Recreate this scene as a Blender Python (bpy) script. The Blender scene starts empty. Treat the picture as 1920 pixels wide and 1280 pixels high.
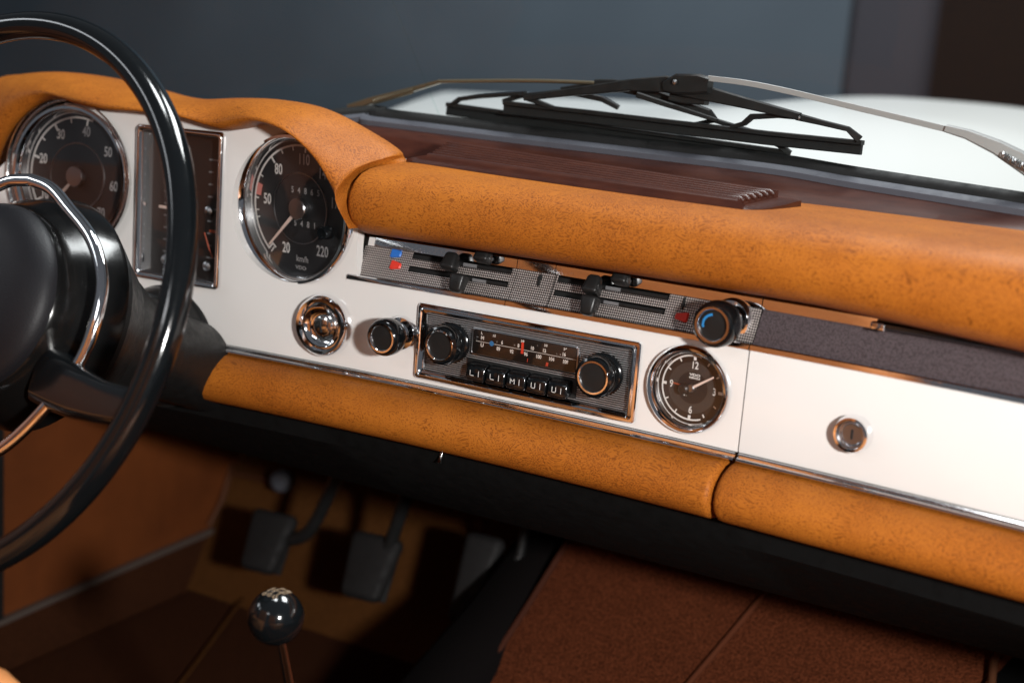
import bpy, bmesh, math, random
from mathutils import Vector, Matrix
random.seed(7)
SC = bpy.context.scene
COL = SC.collection

# ------------------------------------------------------------------ camera
CAM = Vector((0.50187, -0.94026, 0.23254))
RIGHT = Vector((0.86687586, 0.49256265, 0.07686527))
UP = Vector((-0.16497526, 0.13794423, 0.97660358))
FWD = Vector((-0.47043533, 0.85927494, -0.20084118))
FPX = 2558.1
cam = bpy.data.cameras.new('camera'); camo = bpy.data.objects.new('camera', cam); COL.objects.link(camo)
m = Matrix.Identity(4)
for i in range(3):
    m[i][0] = RIGHT[i]; m[i][1] = UP[i]; m[i][2] = -FWD[i]; m[i][3] = CAM[i]
camo.matrix_world = m
cam.sensor_width = 36; cam.lens = 36 * FPX / 1920; cam.clip_start = 0.01; cam.clip_end = 100
cam.dof.use_dof = True; cam.dof.focus_distance = 1.09; cam.dof.aperture_fstop = 3.6; cam.dof.aperture_blades = 7
SC.camera = camo
# ------------------------------------------------------------------ world, lamps, exposure
w = bpy.data.worlds.new('World'); SC.world = w; w.use_nodes = True
bg = w.node_tree.nodes['Background']; bg.inputs[0].default_value = (0.43, 0.46, 0.52, 1); bg.inputs[1].default_value = 0.20

def lamp(name, loc, target, size, power, col, shape='DISK', size_y=None):
    l = bpy.data.lights.new(name, 'AREA'); l.shape = shape; l.size = size; l.energy = power; l.color = col
    if size_y: l.size_y = size_y
    o = bpy.data.objects.new(name, l); COL.objects.link(o); o.location = loc
    o.rotation_euler = (Vector(target) - Vector(loc)).to_track_quat('-Z', 'Y').to_euler()
    return o
lamp('key_lamp', (1.15, -1.08, 0.37), (0.02, 0.05, 0.0), 0.12, 33.5, (1.0, 0.98, 0.955))
lamp('ceiling_lamp', (0.35, 1.15, 2.3), (0.0, 0.75, 0.1), 1.1, 84, (0.97, 0.985, 1.0), 'RECTANGLE', 0.7)
lamp('overhead_lamp', (-0.25, -0.12, 1.75), (-0.25, -0.6, 0.0), 0.38, 12, (0.97, 0.98, 1.0))
lamp('chrome_fill_strip', (-2.3, -1.3, 1.25), (-0.3, 0.0, 0.1), 1.3, 8, (0.90, 0.95, 1.0), 'RECTANGLE', 0.28)  # added fill, no known source: a bright strip for the chrome to reflect
lamp('chrome_fill_rear', (-0.2, -2.6, 1.3), (0.0, 0.0, 0.1), 0.9, 6, (0.95, 0.97, 1.0), 'RECTANGLE', 0.25)  # second added fill, behind the seats, brightens the chrome reflections
lamp('wall_lamp', (-1.2, 1.6, 2.2), (-1.8, 4.0, 0.7), 0.5, 47, (0.78, 0.90, 1.0))
SC.view_settings.view_transform = 'Standard'; SC.view_settings.look = 'None'
SC.view_settings.exposure = 0.0; SC.view_settings.gamma = 1.0; SC.view_settings.use_curve_mapping = False
SC.render.engine = 'CYCLES'
SC.cycles.use_denoising = True; SC.cycles.max_bounces = 10; SC.cycles.transparent_max_bounces = 12
SC.cycles.caustics_reflective = False; SC.cycles.caustics_refractive = False
SC.cycles.sample_clamp_indirect = 6.0

# ------------------------------------------------------------------ geometry helpers
K = 0.15023
def ray(px, py):
    return FWD + RIGHT * ((px - 960) / FPX) - UP * ((py - 640) / FPX)
def at(px, py, depth): return CAM + ray(px, py) * depth
def onY(px, py, Y):
    d = ray(px, py); return CAM + d * ((Y - CAM.y) / d.y)
def onF(px, py, f):
    Y = 0.0
    for _ in range(40):
        P = onY(px, py, Y); Y = 0.5 * Y + 0.5 * f(P.x, P.z)
    return P
def dn(x):
    return Vector((-2 * K * x, -1, 0)).normalized()
def D(x, z, out=0.0):
    return Vector((x, -K * x * x, z)) + dn(x) * out
def frame(c, yaw, pitch=0.0):
    u = Vector((math.cos(yaw), math.sin(yaw), 0)); n0 = Vector((math.sin(yaw), -math.cos(yaw), 0))
    v = Vector((0, 0, 1)) * math.cos(pitch) - n0 * math.sin(pitch); n = u.cross(v)
    M = Matrix.Identity(4)
    for i in range(3): M[i][0] = u[i]; M[i][1] = v[i]; M[i][2] = n[i]; M[i][3] = c[i]
    return M
def dframe(x, z, out=0.0): return frame(D(x, z, out), math.atan(-2 * K * x))
def T(x, y, z=0.0): return Matrix.Translation((x, y, z))
def Rz(a): return Matrix.Rotation(a, 4, 'Z')
I4 = Matrix.Identity(4)

ORG = {}
def thing(name, label, cat, loc=(0, 0, 0), group=None, kind=None):
    o = bpy.data.objects.new(name, None); COL.objects.link(o); o.location = loc; o.empty_display_size = 0.02
    o['label'] = label; o['category'] = cat
    if group: o['group'] = group
    if kind: o['kind'] = kind
    ORG[o] = Vector(loc); return o
def tag(o, label, cat=None, kind=None):
    o['label'] = label
    if cat: o['category'] = cat
    if kind: o['kind'] = kind
    return o
def build(name, V, F, mat, parent=None, M=None, smooth=True, angle=35, label=None, fixn=False):
    me = bpy.data.meshes.new(name)
    off = ORG.get(parent, Vector((0, 0, 0)))
    if M is None: P = [Vector(v) - off for v in V]
    else: P = [M @ Vector(v) - off for v in V]
    me.from_pydata([p[:] for p in P], [], F)
    if fixn:
        bm = bmesh.new(); bm.from_mesh(me); bmesh.ops.recalc_face_normals(bm, faces=bm.faces); bm.to_mesh(me); bm.free()
    me.validate()
    if mat: me.materials.append(mat)
    o = bpy.data.objects.new(name, me); COL.objects.link(o)
    if parent: o.parent = parent; ORG[o] = off
    if smooth:
        me.shade_smooth()
        try: me.set_sharp_from_angle(angle=math.radians(angle))
        except Exception: pass
    if label: o['label'] = label
    return o
def lathe_data(prof, seg=64, closed=False):
    V, F = [], []; n = len(prof)
    for i in range(seg):
        a = 2 * math.pi * i / seg; c, s = math.cos(a), math.sin(a)
        for r, h in prof: V.append((r * c, r * s, h))
    for i in range(seg):
        j = (i + 1) % seg
        for k in range(n if closed else n - 1):
            l = (k + 1) % n
            F.append((i * n + k, j * n + k, j * n + l, i * n + l))
    return V, F
def lathe(name, prof, mat, parent, M, seg=64, closed=False, **kw):
    V, F = lathe_data(prof, seg, closed); return build(name, V, F, mat, parent, M, **kw)
def disc(name, r, h, mat, parent, M, seg=64, r0=0.0, **kw):
    V, F = [], []
    if r0 == 0:
        V = [(r * math.cos(2 * math.pi * i / seg), r * math.sin(2 * math.pi * i / seg), h) for i in range(seg)]; F = [tuple(range(seg))]
    else:
        return lathe(name, [(r0, h), (r, h)], mat, parent, M, seg, **kw)
    return build(name, V, F, mat, parent, M, smooth=False, **kw)
def box_data(sx, sy, sz, bev=0.0, seg=2):
    bm = bmesh.new(); bmesh.ops.create_cube(bm, size=1)
    bmesh.ops.scale(bm, vec=(sx, sy, sz), verts=bm.verts)
    if bev > 0: bmesh.ops.bevel(bm, geom=bm.edges[:], offset=bev, segments=seg, profile=0.5, affect='EDGES')
    bm.verts.index_update()
    V = [v.co.copy() for v in bm.verts]; F = [tuple(v.index for v in f.verts) for f in bm.faces]; bm.free(); return V, F
def box(name, s, mat, parent, M, bev=0.0, seg=2, **kw):
    V, F = box_data(*s, bev, seg); return build(name, V, F, mat, parent, M, **kw)
def quads(name, rects, mat, parent, M, h=0.0, **kw):          # flat print: list of polygons (lists of (x,y))
    V, F = [], []
    for poly in rects:
        b = len(V); V += [(x, y, h) for x, y in poly]; F.append(tuple(range(b, b + len(poly))))
    return build(name, V, F, mat, parent, M, smooth=False, **kw)
def grid(name, rows, mat, parent, skip=None, capends=False, smooth=True, angle=50, wrap=False, label=None, fixn=False):
    n = len(rows[0]); V = [p for r in rows for p in r]; F = []
    for i in range(len(rows) - 1):
        for k in range(n if wrap else n - 1):
            if skip and skip(i, k): continue
            l = (k + 1) % n
            F.append((i * n + k, (i + 1) * n + k, (i + 1) * n + l, i * n + l))
    if capends:
        F.append(tuple(range(n))); b = (len(rows) - 1) * n; F.append(tuple(range(b + n - 1, b - 1, -1)))
    return build(name, V, F, mat, parent, None, smooth, angle, label, fixn)
def crom(P, n):                                                # Catmull-Rom through points
    out = []; m = len(P)
    for i in range(m - 1):
        p1, p2 = P[i], P[i + 1]; p0 = P[i - 1] if i else p1 * 2 - p2; p3 = P[i + 2] if i + 2 < m else p2 * 2 - p1
        for k in range(n):
            t = k / n
            out.append(0.5 * (2 * p1 + (p2 - p0) * t + (2 * p0 - 5 * p1 + 4 * p2 - p3) * t * t + (3 * p1 - p0 - 3 * p2 + p3) * t ** 3))
    out.append(P[-1].copy()); return out
def tube(name, pts, rad, mat, parent, seg=10, cap=True, flat=1.0, refv=(0, 1, 0), **kw):
    rows = []; n = len(pts); pts = [Vector(p) for p in pts]
    for i, p in enumerate(pts):
        t = (pts[min(i + 1, n - 1)] - pts[max(i - 1, 0)]).normalized()
        a = Vector(refv); a = (a - t * a.dot(t))
        if a.length < 1e-4: a = Vector((1, 0, 0)) - t * t.x
        a.normalize(); b = t.cross(a)
        r = rad[i] if isinstance(rad, (list, tuple)) else rad
        rows.append([p + a * (r * flat * math.cos(2 * math.pi * k / seg)) + b * (r * math.sin(2 * math.pi * k / seg)) for k in range(seg)])
    return grid(name, rows, mat, parent, capends=cap, wrap=True, **kw)
def beam(name, pts, hh, dd, mat, parent, refv=(0, 1, 0), **kw):   # rectangular section, hh across, dd along refv
    rows = []; n = len(pts); pts = [Vector(p) for p in pts]
    for i, p in enumerate(pts):
        t = (pts[min(i + 1, n - 1)] - pts[max(i - 1, 0)]).normalized()
        a = Vector(refv); a = (a - t * a.dot(t)).normalized(); b = t.cross(a)
        h = (hh[i] if isinstance(hh, (list, tuple)) else hh) / 2; d = (dd[i] if isinstance(dd, (list, tuple)) else dd) / 2; c = min(h, d) * 0.3
        rows.append([p + a * x + b * y for x, y in ((d, h - c), (d - c, h), (c - d, h), (-d, h - c), (-d, c - h), (c - d, -h), (d - c, -h), (d, c - h))])
    return grid(name, rows, mat, parent, capends=True, wrap=True, angle=25, **kw)
def sweep(name, xs, prof, mat, parent, capends=True, **kw):
    rows = [[D(x, z, o) for o, z in prof(x)] for x in xs]
    return grid(name, rows, mat, parent, capends=capends, fixn=True, **kw)
def lin(a, b, n): return [a + (b - a) * i / n for i in range(n + 1)]
def text(s, size, M, mat, parent, name='numeral', sx=1.0, bold=0.0, spacing=1.0):
    cu = bpy.data.curves.new('t', 'FONT'); cu.body = s; cu.size = size; cu.align_x = 'CENTER'; cu.align_y = 'CENTER'
    cu.offset = bold; cu.resolution_u = 3; cu.space_character = spacing
    o = bpy.data.objects.new('t', cu); COL.objects.link(o)
    dg = bpy.context.evaluated_depsgraph_get(); me = bpy.data.meshes.new_from_object(o.evaluated_get(dg))
    V = [(v.co.x * sx, v.co.y, v.co.z) for v in me.vertices]; F = [tuple(p.vertices) for p in me.polygons]
    bpy.data.objects.remove(o); bpy.data.curves.remove(cu); bpy.data.meshes.remove(me)
    return build(name, V, F, mat, parent, M, smooth=False)
def arc_poly(r0, r1, a0, a1, n=40):
    P = []
    for i in range(n):
        A0 = math.radians(a0 + (a1 - a0) * i / n); A1 = math.radians(a0 + (a1 - a0) * (i + 1) / n)
        P.append([(r0 * math.cos(A0), r0 * math.sin(A0)), (r1 * math.cos(A0), r1 * math.sin(A0)), (r1 * math.cos(A1), r1 * math.sin(A1)), (r0 * math.cos(A1), r0 * math.sin(A1))])
    return P
def tick(a, r0, r1, wd):
    a = math.radians(a); c, s = math.cos(a), math.sin(a); w = wd / 2
    return [(r0 * c + s * w, r0 * s - c * w), (r1 * c + s * w, r1 * s - c * w), (r1 * c - s * w, r1 * s + c * w), (r0 * c - s * w, r0 * s + c * w)]

# ------------------------------------------------------------------ materials
def mat(name, col, rough=0.5, metal=0.0, coat=0.0, spec=0.5, sheen=0.0, emis=None):
    M = bpy.data.materials.new(name); M.use_nodes = True; b = M.node_tree.nodes['Principled BSDF']
    b.inputs['Base Color'].default_value = (*col, 1); b.inputs['Roughness'].default_value = rough; b.inputs['Metallic'].default_value = metal
    b.inputs['Coat Weight'].default_value = coat; b.inputs['Coat Roughness'].default_value = 0.06; b.inputs['Specular IOR Level'].default_value = spec
    if sheen: b.inputs['Sheen Weight'].default_value = sheen
    return M
class N:
    def __init__(s, M): s.t = M.node_tree; s.b = s.t.nodes['Principled BSDF']; s.tc = s.t.nodes.new('ShaderNodeTexCoord')
    def node(s, typ, **kw):
        n = s.t.nodes.new(typ)
        for k, v in kw.items():
            if hasattr(n, k): setattr(n, k, v)
            else: n.inputs[k.replace('_', ' ')].default_value = v
        return n
    def link(s, a, b): s.t.links.new(a, b)
    def mapping(s, scale=(1, 1, 1), rot=(0, 0, 0), src=None):
        n = s.t.nodes.new('ShaderNodeMapping'); n.inputs['Scale'].default_value = scale; n.inputs['Rotation'].default_value = rot
        s.link(src or s.tc.outputs['Object'], n.inputs['Vector']); return n.outputs[0]
    def noise(s, vec, scale, detail=2.0, rough=0.5, dist=0.0):
        n = s.node('ShaderNodeTexNoise', Scale=scale, Detail=detail, Roughness=rough, Distortion=dist); s.link(vec, n.inputs['Vector']); return n.outputs[0]
    def ramp(s, fac, stops):
        n = s.t.nodes.new('ShaderNodeValToRGB'); e = n.color_ramp.elements
        while len(e) < len(stops): e.new(0.5)
        for i, (p, c) in enumerate(stops): e[i].position = p; e[i].color = (*c, 1) if len(c) == 3 else c
        s.link(fac, n.inputs[0]); return n.outputs[0]
    def mix(s, fac, a, b, typ='MIX'):
        n = s.t.nodes.new('ShaderNodeMix'); n.data_type = 'RGBA'; n.blend_type = typ
        for sock, v in ((n.inputs[0], fac), (n.inputs[6], a), (n.inputs[7], b)):
            if hasattr(v, 'is_linked'): s.link(v, sock)
            else: sock.default_value = v if isinstance(v, (int, float)) else (*v, 1)
        return n.outputs[2]
    def math(s, op, a, b=0.0):
        n = s.t.nodes.new('ShaderNodeMath'); n.operation = op
        for sock, v in ((n.inputs[0], a), (n.inputs[1], b)):
            if hasattr(v, 'is_linked'): s.link(v, sock)
            else: sock.default_value = v
        return n.outputs[0]
    def bump(s, h, strength=0.2, dist=0.001):
        n = s.node('ShaderNodeBump', Strength=strength, Distance=dist); s.link(h, n.inputs['Height']); s.link(n.outputs[0], s.b.inputs['Normal'])
    def color(s, c): s.link(c, s.b.inputs['Base Color'])
    def rough(s, c): s.link(c, s.b.inputs['Roughness'])
G = lambda v: (v, v, v)

def leather(name, base, dark, strong=1.0):
    M = mat(name, base, 0.5, spec=0.15); n = N(M)
    wv = n.noise(n.mapping((1, 1, 1)), 26, 2, 0.5)
    v = n.mapping((0.52, 1.0, 1.0), (0.0, 0.25, 0.0))
    warp = n.node('ShaderNodeVectorMath', operation='ADD'); n.link(v, warp.inputs[0])
    sc = n.node('ShaderNodeVectorMath', operation='SCALE'); sc.inputs['Scale'].default_value = 0.022
    nc = n.node('ShaderNodeTexNoise', Scale=38.0, Detail=1.0); n.link(n.tc.outputs['Object'], nc.inputs['Vector'])
    n.link(nc.outputs[1], sc.inputs[0]); n.link(sc.outputs[0], warp.inputs[1])
    p = n.noise(warp.outputs[0], 1150, 1.5, 0.5, 0.1)
    big = n.noise(n.mapping(), 11, 3, 0.6)
    thr = n.math('ADD', p, n.math('MULTIPLY', n.math('SUBTRACT', big, 0.52), 0.26))
    spots = n.ramp(thr, [(0.50, G(0)), (0.615, G(1))])
    tint = n.mix(n.ramp(big, [(0.35, G(0)), (0.68, G(1))]), base, tuple(c * f for c, f in zip(base, (0.84, 0.76, 0.66))))
    n.color(n.mix(n.math('MULTIPLY', spots, 0.68 * strong), tint, dark))
    fine = n.noise(n.mapping(), 1500, 2, 0.6)
    cre = n.noise(n.mapping((1, 1, 1)), 70, 3, 0.55)
    n.bump(n.math('ADD', n.math('MULTIPLY', cre, 2.2), n.math('SUBTRACT', n.math('MULTIPLY', fine, 0.5), n.math('MULTIPLY', spots, 0.6))), 0.24, 0.0006)
    n.rough(n.ramp(big, [(0.3, G(0.42)), (0.7, G(0.60))]))
    return M
TAN = leather('tan_leather', (0.415, 0.132, 0.016), (0.125, 0.031, 0.004))
SEAT = leather('seat_leather', (0.60, 0.25, 0.09), (0.36, 0.13, 0.04), 0.6)

def paint(name, col, rough=0.22):
    M = mat(name, col, rough, coat=0.6); n = N(M)
    a = n.noise(n.mapping(), 9, 4, 0.6); n.color(n.mix(n.ramp(a, [(0.3, G(0)), (0.75, G(1))]), col, tuple(c * 0.955 for c in col)))
    s = n.noise(n.mapping(), 60, 3, 0.7); n.rough(n.ramp(s, [(0.3, G(rough * 0.8)), (0.8, G(rough * 1.3))]))
    return M
WHITE = paint('ivory_paint', (0.775, 0.755, 0.730))
nb = N(WHITE); nb.bump(nb.noise(nb.mapping(), 22, 3, 0.5), 0.035, 0.004)
BONNET = mat('white_car_paint', (0.82, 0.825, 0.80), 0.30, coat=0.5)
nb = N(BONNET); nb.bump(nb.noise(nb.mapping(), 3.0, 2, 0.5), 0.02, 0.01)

def chrome_mat(name='chrome', col=(0.90, 0.90, 0.91), r=0.07):
    M = mat(name, col, r, 1.0); n = N(M)
    a = n.noise(n.mapping(), 240, 4, 0.7); n.rough(n.ramp(a, [(0.35, G(r * 0.7)), (0.62, G(r * 1.2)), (0.75, G(r * 3.0))]))
    return M
CHROME = chrome_mat(); CHROME2 = chrome_mat('worn_chrome', (0.62, 0.61, 0.60), 0.16)
STEEL = mat('brushed_steel', (0.42, 0.42, 0.43), 0.28, 1.0)
def black(name, v, r, coat=0.0, sc=90, tint=(1, 1, 1)):
    M = mat(name, tuple(v * t for t in tint), r, coat=coat); n = N(M)
    a = n.noise(n.mapping(), sc, 4, 0.65); n.rough(n.ramp(a, [(0.3, G(r * 0.75)), (0.75, G(min(1, r * 1.5)))]))
    n.bump(n.noise(n.mapping(), sc * 7, 3, 0.6), 0.05, 0.0005)
    if not coat: n.b.inputs['Specular IOR Level'].default_value = 0.28
    return M
BAKE = black('black_bakelite', 0.005, 0.11, 0.12, tint=(0.8, 1, 1.15))
HUBS = black('semi_gloss_hub_black', 0.005, 0.15, 0.0, 40)
BPLAS = black('black_plastic', 0.012, 0.35)
BSAT = black('satin_black_plastic', 0.010, 0.42)
RUBBER = black('black_rubber', 0.008, 0.6)
RUBG = black('grey_weathered_rubber', 0.075, 0.55, tint=(0.9, 0.95, 1.15))
DIAL = mat('dial_black', (0.007, 0.007, 0.008), 0.5)
DIALB = mat('dial_brown_black', (0.010, 0.007, 0.006), 0.45)
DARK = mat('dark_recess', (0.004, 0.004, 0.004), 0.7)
UNDER = black('under_dash_black', 0.004, 0.8); UNDER.node_tree.nodes['Principled BSDF'].inputs['Specular IOR Level'].default_value = 0.12
PRINT = mat('white_print', (0.72, 0.69, 0.66), 0.5)
PRINTD = mat('grey_print', (0.32, 0.31, 0.31), 0.5)
NEEDLE = mat('needle_cream', (0.74, 0.56, 0.48), 0.4)
NEEDLER = mat('needle_red', (0.36, 0.07, 0.03), 0.4)
REDM = mat('red_mark', (0.66, 0.035, 0.018), 0.4)
PINKM = mat('pink_mark', (0.60, 0.20, 0.17), 0.5)
BLUEM = mat('blue_mark', (0.02, 0.14, 0.50), 0.4)
BLUEL = mat('blue_lens', (0.02, 0.19, 0.45), 0.3)
GOLD = mat('pattern_gold', (0.20, 0.14, 0.085), 0.5)
GREYP = mat('grey_lever_mark', (0.16, 0.16, 0.165), 0.4)

def hub_leather():
    M = mat('black_hub_leather', (0.007, 0.007, 0.009), 0.5, spec=0.25); n = N(M)
    vo = n.node('ShaderNodeTexVoronoi', Scale=620.0); n.link(n.mapping(), vo.inputs['Vector']); n.bump(vo.outputs[0], 0.13, 0.0006); return M
HUBL = hub_leather()
def knurl():                       # woven cloth-like pressed metal of the heater strip
    M = mat('knurled_grey_metal', (0.1, 0.1, 0.1), 0.36, 0.55); n = N(M)
    sep = n.node('ShaderNodeSeparateXYZ'); n.link(n.tc.outputs['Object'], sep.inputs[0])
    a = n.math('MULTIPLY', n.math('ADD', sep.outputs[0], sep.outputs[2]), 2 * math.pi / 0.0036)
    b = n.math('MULTIPLY', n.math('SUBTRACT', sep.outputs[0], sep.outputs[2]), 2 * math.pi / 0.0036)
    h = n.math('MULTIPLY', n.math('SINE', a), n.math('SINE', b))
    h = n.math('ADD', n.math('MULTIPLY', h, 0.5), 0.5)
    n.color(n.ramp(h, [(0.30, (0.034, 0.030, 0.029)), (0.58, (0.34, 0.30, 0.285)), (1.0, (0.70, 0.64, 0.60))]))
    n.bump(h, 0.6, 0.0007); return M
KNURL = knurl()
def fine_cloth():
    M = mat('grained_strip_vinyl', (0.09, 0.07, 0.075), 0.38, 0.25); n = N(M)
    vo = n.node('ShaderNodeTexVoronoi', Scale=700.0); n.link(n.mapping(), vo.inputs['Vector'])
    n.color(n.ramp(vo.outputs[0], [(0.0, (0.125, 0.098, 0.105)), (0.8, (0.055, 0.042, 0.045))])); n.bump(vo.outputs[0], 0.3, 0.0005); return M
VINYL = fine_cloth()
def ribbed():                      # radio fascia: fine horizontal grooves
    M = mat('ribbed_radio_fascia', (0.1, 0.1, 0.1), 0.32, 0.7); n = N(M)
    sep = n.node('ShaderNodeSeparateXYZ'); n.link(n.tc.outputs['Object'], sep.inputs[0])
    h = n.math('ADD', n.math('MULTIPLY', n.math('SINE', n.math('MULTIPLY', sep.outputs[2], 2 * math.pi / 0.00172)), 0.5), 0.5)
    n.color(n.ramp(h, [(0.42, (0.018, 0.018, 0.019)), (0.72, (0.48, 0.47, 0.47))])); n.bump(h, 0.5, 0.0006); return M
RIBBED = ribbed()
def brownp():
    M = mat('red_brown_plastic', (0.065, 0.016, 0.010), 0.30, spec=0.35); n = N(M)
    a = n.noise(n.mapping((1, 3, 3)), 40, 4, 0.6)
    n.color(n.mix(n.ramp(a, [(0.3, G(0)), (0.7, G(1))]), (0.062, 0.019, 0.011), (0.038, 0.011, 0.007)))
    n.bump(n.noise(n.mapping(), 420, 3, 0.6), 0.06, 0.0005); return M
BROWN = brownp()
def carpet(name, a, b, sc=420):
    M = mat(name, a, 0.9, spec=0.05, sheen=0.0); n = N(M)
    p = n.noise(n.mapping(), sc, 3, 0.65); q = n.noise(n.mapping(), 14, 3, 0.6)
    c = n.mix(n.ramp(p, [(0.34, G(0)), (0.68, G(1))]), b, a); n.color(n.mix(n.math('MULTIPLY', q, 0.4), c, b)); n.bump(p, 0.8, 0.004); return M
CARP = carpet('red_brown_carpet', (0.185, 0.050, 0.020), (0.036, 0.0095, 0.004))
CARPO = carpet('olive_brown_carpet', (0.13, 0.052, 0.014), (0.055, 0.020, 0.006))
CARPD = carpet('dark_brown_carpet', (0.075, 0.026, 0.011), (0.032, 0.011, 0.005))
def vinylk():
    M = mat('brown_kick_vinyl', (0.22, 0.058, 0.012), 0.5); n = N(M)
    q = n.noise(n.mapping(), 9, 4, 0.6); n.color(n.mix(n.ramp(q, [(0.3, G(0)), (0.75, G(1))]), (0.16, 0.042, 0.009), (0.10, 0.026, 0.006)))
    n.bump(n.noise(n.mapping(), 500, 2, 0.6), 0.2, 0.001); return M
KICK = vinylk()
PIPING = mat('brown_piping', (0.075, 0.028, 0.013), 0.6, spec=0.1)
TRIMG = mat('grey_sill_trim', (0.085, 0.065, 0.055), 0.5)
def wallm(name, a, b):
    M = mat(name, a, 0.75, spec=0.3); n = N(M)
    q = n.noise(n.mapping((1, 1, 1)), 1.1, 3, 0.55); n.color(n.mix(n.ramp(q, [(0.3, G(0)), (0.7, G(1))]), a, b)); return M
WALLA = wallm('blue_grey_wall', (0.074, 0.089, 0.105), (0.052, 0.063, 0.076))
WALLB = wallm('plum_grey_wall', (0.040, 0.034, 0.041), (0.031, 0.027, 0.032))
WALLC = wallm('dark_brown_wall', (0.010, 0.0055, 0.004), (0.007, 0.004, 0.0035)); WALLC.node_tree.nodes['Principled BSDF'].inputs['Specular IOR Level'].default_value = 0.1
ARMG = mat('silver_grey_arm', (0.34, 0.34, 0.34), 0.35, 0.35)
BRASS = mat('tarnished_arm', (0.20, 0.165, 0.11), 0.38, 0.8)
def glassm(name, tint=(1, 1, 1), refl=1.0, ior=1.5):
    M = bpy.data.materials.new(name); M.use_nodes = True; t = M.node_tree; t.nodes.clear()
    o = t.nodes.new('ShaderNodeOutputMaterial'); mx = t.nodes.new('ShaderNodeMixShader'); tr = t.nodes.new('ShaderNodeBsdfTransparent'); gl = t.nodes.new('ShaderNodeBsdfGlossy')
    tr.inputs[0].default_value = (*tint, 1); gl.inputs['Roughness'].default_value = 0.015
    lw = t.nodes.new('ShaderNodeLayerWeight'); lw.inputs[0].default_value = 0.5
    pw = t.nodes.new('ShaderNodeMath'); pw.operation = 'POWER'; pw.inputs[1].default_value = 5.0
    ml = t.nodes.new('ShaderNodeMath'); ml.operation = 'MULTIPLY_ADD'; ml.inputs[1].default_value = 0.85 * min(1, refl); ml.inputs[2].default_value = 0.042 * refl
    t.links.new(lw.outputs['Facing'], pw.inputs[0]); t.links.new(pw.outputs[0], ml.inputs[0]); t.links.new(ml.outputs[0], mx.inputs[0]); t.links.new(tr.outputs[0], mx.inputs[1]); t.links.new(gl.outputs[0], mx.inputs[2]); t.links.new(mx.outputs[0], o.inputs[0])
    return M
GLASS = glassm('gauge_glass', (0.94, 0.94, 0.94), 2.4)
WGLASS = glassm('windscreen_glass', (0.95, 0.98, 0.97), 0.25)
DIALG = glassm('radio_scale_glass', (0.85, 0.82, 0.80), 1.0)

# ================================================================== SETTING
def slab(name, x0, x1, y0, y1, z0, z1, mt, label, kind='structure'):
    V, F = box_data(x1 - x0, y1 - y0, z1 - z0)
    o = build(name, V, F, mt, None, T((x0 + x1) / 2, (y0 + y1) / 2, (z0 + z1) / 2), smooth=False)
    if kind: o['kind'] = kind
    o['label'] = label; return o
slab('wall', -7, -0.645, 3.0, 3.1, -1.6, 4, WALLA, 'blue grey wall behind the white bonnet')
slab('wall_middle', -0.645, -0.372, 3.03, 3.13, -1.6, 4, WALLB, 'plum grey wall strip beside the blue grey wall')
slab('wall_right', -0.372, 5, 2.9, 3.0, -1.6, 4, WALLC, 'dark brown wall at the right edge')
slab('ground', -7, 5, -3.5, 3.2, -1.25, -1.15, WALLC, 'dark showroom ground under the car')

# ================================================================== CAR BODY: bonnet, windscreen
def smooth01(t): t = max(0, min(1, t)); return t * t * (3 - 2 * t)
def bonnet_z(x, y):
    z = 0.128 + 0.050 * (y - 0.25) - 0.02 * max(0, y - 1.0) ** 2
    z += 0.040 * math.exp(-(abs(x) / 0.30) ** 3.2) * smooth01((y - 0.22) / 0.75)
    z += -0.008 * (x / 0.6) ** 2
    e = x + (0.30 + 0.48 * y)                      # left wing line
    if e < 0: z -= min(0.14, 9 * e * e)
    e = 0.86 - x
    if e < 0: z -= min(0.6, 9 * e * e)
    e = y - 1.42
    if e > 0: z -= min(0.6, 2.6 * e * e)
    return z
rows = []
for i in range(61):
    y = 0.21 + (1.85 - 0.19) * i / 60
    rows.append([Vector((x, y, bonnet_z(x, y))) for x in lin(-1.35, 1.1, 80)])
bo = thing('car_bonnet', 'glossy white car bonnet with a raised centre seen through the windscreen', 'bonnet', (0, 0.9, -0.2))
grid('bonnet_skin', rows, BONNET, bo)

YG = lambda x, z: 0.160 - 0.30 * x * x
gask = [onF(px, py, YG) for px, py in ((640, 224), (703, 226), (950, 256), (1191, 284), (1450, 315), (1604, 341), (1912, 390))]
gask = [gask[0] + Vector((-0.25, -0.12, -0.05))] + gask + [gask[-1] + (gask[-1] - gask[-2])]
gask = crom(gask, 6)
ws = thing('windscreen', 'clear windscreen in a black and grey rubber seal over a red brown rail', 'windscreen', (0, 0.15, 0.15))
rows = []
for p in gask:
    rows.append([p + Vector((0, -0.010, -0.0075)), p + Vector((0, -0.011, 0.000)), p + Vector((0, -0.006, 0.0035)), p + Vector((0, 0.002, 0.0035)), p + Vector((0, 0.004, -0.0075))])
grid('seal_lip', rows, RUBG, ws, fixn=True, capends=True, label='grey weathered rubber lip')
rows = []
for p in gask:
    rows.append([p + Vector((0, 0.003, -0.006)), p + Vector((0, 0.004, 0.0065)), p + Vector((0, 0.010, 0.0115)), p + Vector((0, 0.030, 0.0100)), p + Vector((0, 0.034, -0.02))])
grid('rubber_seal', rows, RUBBER, ws, fixn=True, capends=True)
rows = []
for p in gask:
    q = smooth01((p.x + 0.24) / 0.36); fy, fz = -0.030 - 0.032 * q, -0.0125 - 0.0115 * q
    rows.append([p + Vector((0, fy - 0.006, fz - 0.016)), p + Vector((0, fy, fz)), p + Vector((0, fy * 0.9, fz + 0.0045)), p + Vector((0, fy * 0.5, fz * 0.55 + 0.001)), p + Vector((0, -0.012, -0.0045)), p + Vector((0, 0.0, -0.0065))])
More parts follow.
